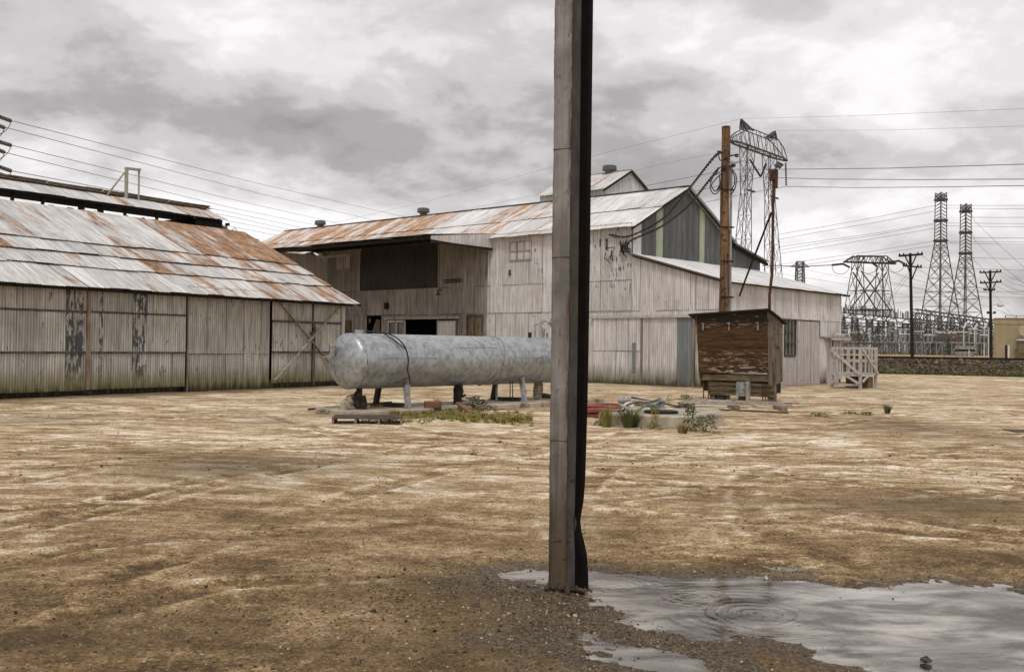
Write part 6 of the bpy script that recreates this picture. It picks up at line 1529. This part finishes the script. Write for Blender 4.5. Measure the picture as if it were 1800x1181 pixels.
# twisted service cables from the brown pole to the barn corner
def twisted(lbl, ctrl, r, pitch, th):
    path = smooth_path(ctrl, 40); L = 0; A1, A2 = [], []
    for k, p in enumerate(path):
        if k: L += (p-path[k-1]).length
        d = (path[min(k+1, len(path)-1)]-path[max(k-1, 0)]).normalized(); s_ = d.cross(UP).normalized(); u_ = s_.cross(d); a = L/pitch*2*math.pi
        A1.append(p+(s_*math.cos(a)+u_*math.sin(a))*r); A2.append(p-(s_*math.cos(a)+u_*math.sin(a))*r)
    g = MB(); g.tube(A1, th, 5); g.tube(A2, th, 5); tag(build('service_cable', g, M_wire), lbl, 'cable', 'cables from the brown pole to the barn')
ce = BN(4.4, -.15, 5.9)
twisted('upper twisted black cable from the brown pole to the barn corner', [PP(1264, 268), D(1247, 287, 30), D(1205, 340, 34), D(1165, 385, 38), BN(4.25, -.3, 6.0), BN(5.4, -.12, 6.15)], .026, .55, .022)
twisted('lower twisted black cable from the brown pole to the barn corner', [PP(1264, 295), D(1245, 320, 30), D(1206, 366, 34), D(1160, 400, 38), BN(4.2, -.3, 5.8), BN(4.5, -.1, 5.5)], .026, .55, .022)

# ================================================================== weeds, grass and stones
def tuft(mb, c, h, r, n, rr, w_=.007, droop=.5, lean=.5):
    for k in range(n):
        a = rr.uniform(0, 6.28); b = c+Vector((math.cos(a), math.sin(a), 0))*r*.35*rr.random(); hh = h*rr.uniform(.45, 1.0); o = Vector((math.cos(a), math.sin(a), 0))*r*lean*rr.uniform(.3, 1.6)
        m_ = b+o*.4+UP*hh*.6; e = b+o+UP*hh*(1-droop*.3*rr.random()); s_ = Vector((-math.sin(a+.6), math.cos(a+.6), 0))*w_
        i_ = len(mb.v); mb.v += [b-s_, b+s_, m_+s_*.8, m_-s_*.8, e]; t_ = (rr.random(), 0, 0); mb.face((i_, i_+1, i_+2, i_+3), None, t_); mb.face((i_+3, i_+2, i_+4), None, t_)
def leafy(mb, c, h, r, n, rr, s_=.025):
    for k in range(n):
        a = rr.uniform(0, 6.28); q = rr.random(); rad = r*(1-.5*q)*math.sqrt(rr.random()); p = c+Vector((math.cos(a)*rad, math.sin(a)*rad, h*q)); i_ = len(mb.v)
        d1 = Vector((rr.uniform(-1, 1), rr.uniform(-1, 1), rr.uniform(-.3, .8))).normalized()*s_*rr.uniform(.5, 1.5); d2 = d1.cross(Vector((rr.uniform(-1, 1), rr.uniform(-1, 1), rr.uniform(-1, 1)))).normalized()*s_*.45
        mb.v += [p-d1, p+d2, p+d1, p-d2]; mb.face((i_, i_+1, i_+2, i_+3), None, (rr.random(), 0, 0))
rr = random.Random(33)
WEEDS = [(1066, 753, .50, .24, 130, 'slender green and gold weed at the left front of the concrete pad', 'mix', 't'), (1108, 754, .44, .34, 260, 'bushy green grass tuft in front of the concrete pad', 'g', 't'), (1152, 757, .42, .14, 160, 'thin leafy weed against the middle of the pad face', 'mix', 'l'),
         (1213, 759, .50, .16, 360, 'dark leafy weed climbing the corner of the concrete pad', 'g', 'l'), (1238, 761, .30, .30, 300, 'spreading grey green weed right of the pad corner', 'g', 'l'), (1200, 764, .22, .18, 200, 'bright straw coloured tuft at the pad corner', 'd', 't'),
         (1176, 713, .28, .12, 50, 'small reddish dry weed behind the concrete pad', 'd', 'l'), (1058, 750, .10, .20, 120, 'low green weed at the left corner of the pad', 'g', 'l'), (1205, 722, .12, .2, 120, 'low green weed growing on top of the pad', 'g', 'l'),
         (1560, 728, .30, .16, 90, 'lone green weed in the open dirt at right', 'g', 't'), (1437, 734, .10, .28, 160, 'flat green weed patch right of the timber skid', 'g', 'l'), (1497, 729, .06, .3, 100, 'low green weeds in the dirt right of the shelter', 'g', 'l'), (1524, 731, .08, .22, 100, 'small green weed between the open dirt tufts', 'g', 'l'),
         (1051, 706, .08, .15, 60, 'tiny green weed in the dirt beyond the hose coil', 'g', 'l'), (660, 727, .25, .30, 130, 'dry brown tuft at the slab edge behind the pallet', 'mix', 't'), (699, 736, .22, .28, 150, 'straw tuft beside the right end of the pallet', 'mix', 't'), (905, 742, .08, .26, 160, 'low green weeds at the right end of the grass strip', 'g', 'l'),
         (1670, 656, .5, 1.0, 300, 'tall green bush at the foot of the railway bank', 'g', 'l'), (768, 720, .35, .2, 40, 'thin stalks rising from the grass strip before the slab', 'd', 't')]
for (x, y, h, r, n, lbl, kd, ty) in WEEDS:
    c = G(x, y); c.z = .27 if 'on top' in lbl else hz(c.x, c.y)-.005
    g = MB(); (tuft if ty == 't' else leafy)(g, c, h, r, n, rr); m_ = {'g': M_leaf, 'd': M_dry, 'mix': M_green2}[kd]
    if ty == 'l':
        for k in range(5): a = rr.uniform(0, 6.28); g.tube([c, c+Vector((math.cos(a)*r*.5, math.sin(a)*r*.5, h*.9))], .004, 3)
    tag(build('weed', g, m_, loc=tuple(c)), lbl, 'weed', 'weeds growing in the yard')
g = MB()
for k in range(620):
    x = rr.uniform(700, 935); y = 727+(x-705)*.055+rr.gauss(0, 5)
    if rr.random() < .25: x = rr.uniform(640, 760)
    c = G(x, y); c.z = hz(c.x, c.y)-.01; tuft(g, c, rr.uniform(.05, .14), .14, 16, rr, .007)
o = build('grass_strip', g, M_green2, loc=(0, 22, 0)); struct(o, 'stuff')
g = MB()
for k in range(900):
    a = rr.uniform(-8, 20); b = rr.gauss(-.5, .4); q = RB(a, b, 0); c = Vector((q.x, q.y, max(0, hz(q.x, q.y)))); tuft(g, c, rr.uniform(.1, .35), .3, 9, rr, .02)
for k in range(500):   # along the barn foot
    s_ = rr.uniform(1.5, 6.5); c = BN(s_, -.25+rr.gauss(0, .08), 0); tuft(g, c, rr.uniform(.04, .12), .1, 5, rr, .008)
o = build('bank_grass', g, M_leaf, loc=(0, 50, 0)); struct(o, 'stuff')
# loose stones
g = MB()
for k in range(12000):
    r = 3.7+abs(rr.gauss(0, 1))*4.5 if k < 11000 else rr.uniform(12, 34); a = rr.uniform(-.56, .56); x, y = r*math.sin(a), r*math.cos(a)
    if k < 3200: x = rr.gauss(.3, .9); y = 5.75+rr.gauss(0, .55)
    s_ = rr.choice((.002, .0025, .003, .0035, .004, .005, .007))*rr.uniform(.7, 1.5)*(1 if r < 12 else 2.2)
    if rr.random() > .992: s_ *= 2.2
    R_ = Matrix.Rotation(rr.uniform(0, 3), 3, 'X') @ Matrix.Rotation(rr.uniform(0, 3), 3, 'Z'); g.cur = (rr.random(), 0, 0); g.box((x, y, -1.0), (s_*1.5, s_, s_*.8), R_)
pv_ = np.array([tuple(v) for v in g.v]); ctr = pv_.reshape(-1, 8, 3).mean(1); hh_ = height(ctr[:, 0], ctr[:, 1]); dd_ = pud_depth(ctr[:, 0], ctr[:, 1])
pv_[:, 2] += 1.0+np.repeat(np.where(dd_ < -.05, -.5, hh_+.001), 8); g.v = [Vector(p) for p in pv_]
t, M_peb = newmat('pebbles'); att = t.xyz(t.n('ShaderNodeAttribute', attribute_name='tint').outputs['Color'])[0]
rp = t.n('ShaderNodeValToRGB', {0: att}); rp.color_ramp.elements[0].color = (.03, .022, .015, 1); rp.color_ramp.elements[1].color = (.55, .48, .38, 1); e_ = rp.color_ramp.elements.new(.55); e_.color = (.07, .05, .03, 1); e_ = rp.color_ramp.elements.new(.8); e_.color = (.22, .17, .11, 1)
t.out(rp.outputs[0], .9)
o = build('loose_gravel', g, M_peb, loc=(0, 6, 0)); struct(o, 'stuff')
for (x, y, s_, lbl) in ((745, 988, .022, 'small pale stone on the dirt left of the post'), (1628, 1161, .03, 'dark stone breaking the puddle surface near the bottom edge')):
    c = G(x, y, .012); g = MB(); prof = [(.2*s_, -.3*s_), (s_, 0), (.9*s_, .35*s_), (.4*s_, .62*s_), (.02*s_, .66*s_)]; g.lathe(prof, c, n=9)
    for i_ in range(len(g.v)): g.v[i_] = g.v[i_]+Vector((rr.uniform(-1, 1), rr.uniform(-1, 1), rr.uniform(-1, 1)))*s_*.12
    tag(build('stone', g, M_conc if x < 1000 else M_palletw), lbl, 'stone')
# sunken timber edge in the bottom left corner
a, b = G(-60, 1142), G(62, 1186); g = MB(); g.beam(a+UP*.0, b+UP*.0, .045, .05); g.beam(a+Vector((-.03, -.09, -.01)), b+Vector((-.03, -.09, -.01)), .02, .03); tag(build('edge_board', g, M_trim), 'half buried rusty edge strip in the bottom left corner', 'edging')
# small drain cover and concrete rim at the far right edge
c = G(1795, 762); g = MB(); g.obox(Vector((c.x-.15, c.y-.1, 0)), Vector((1.2, 0, 0)), Vector((0, .5, 0)), UP*.05); tag(build('drain_slab', g, M_sleeper), 'dark slab edge showing in the dirt at the right border', 'slab')
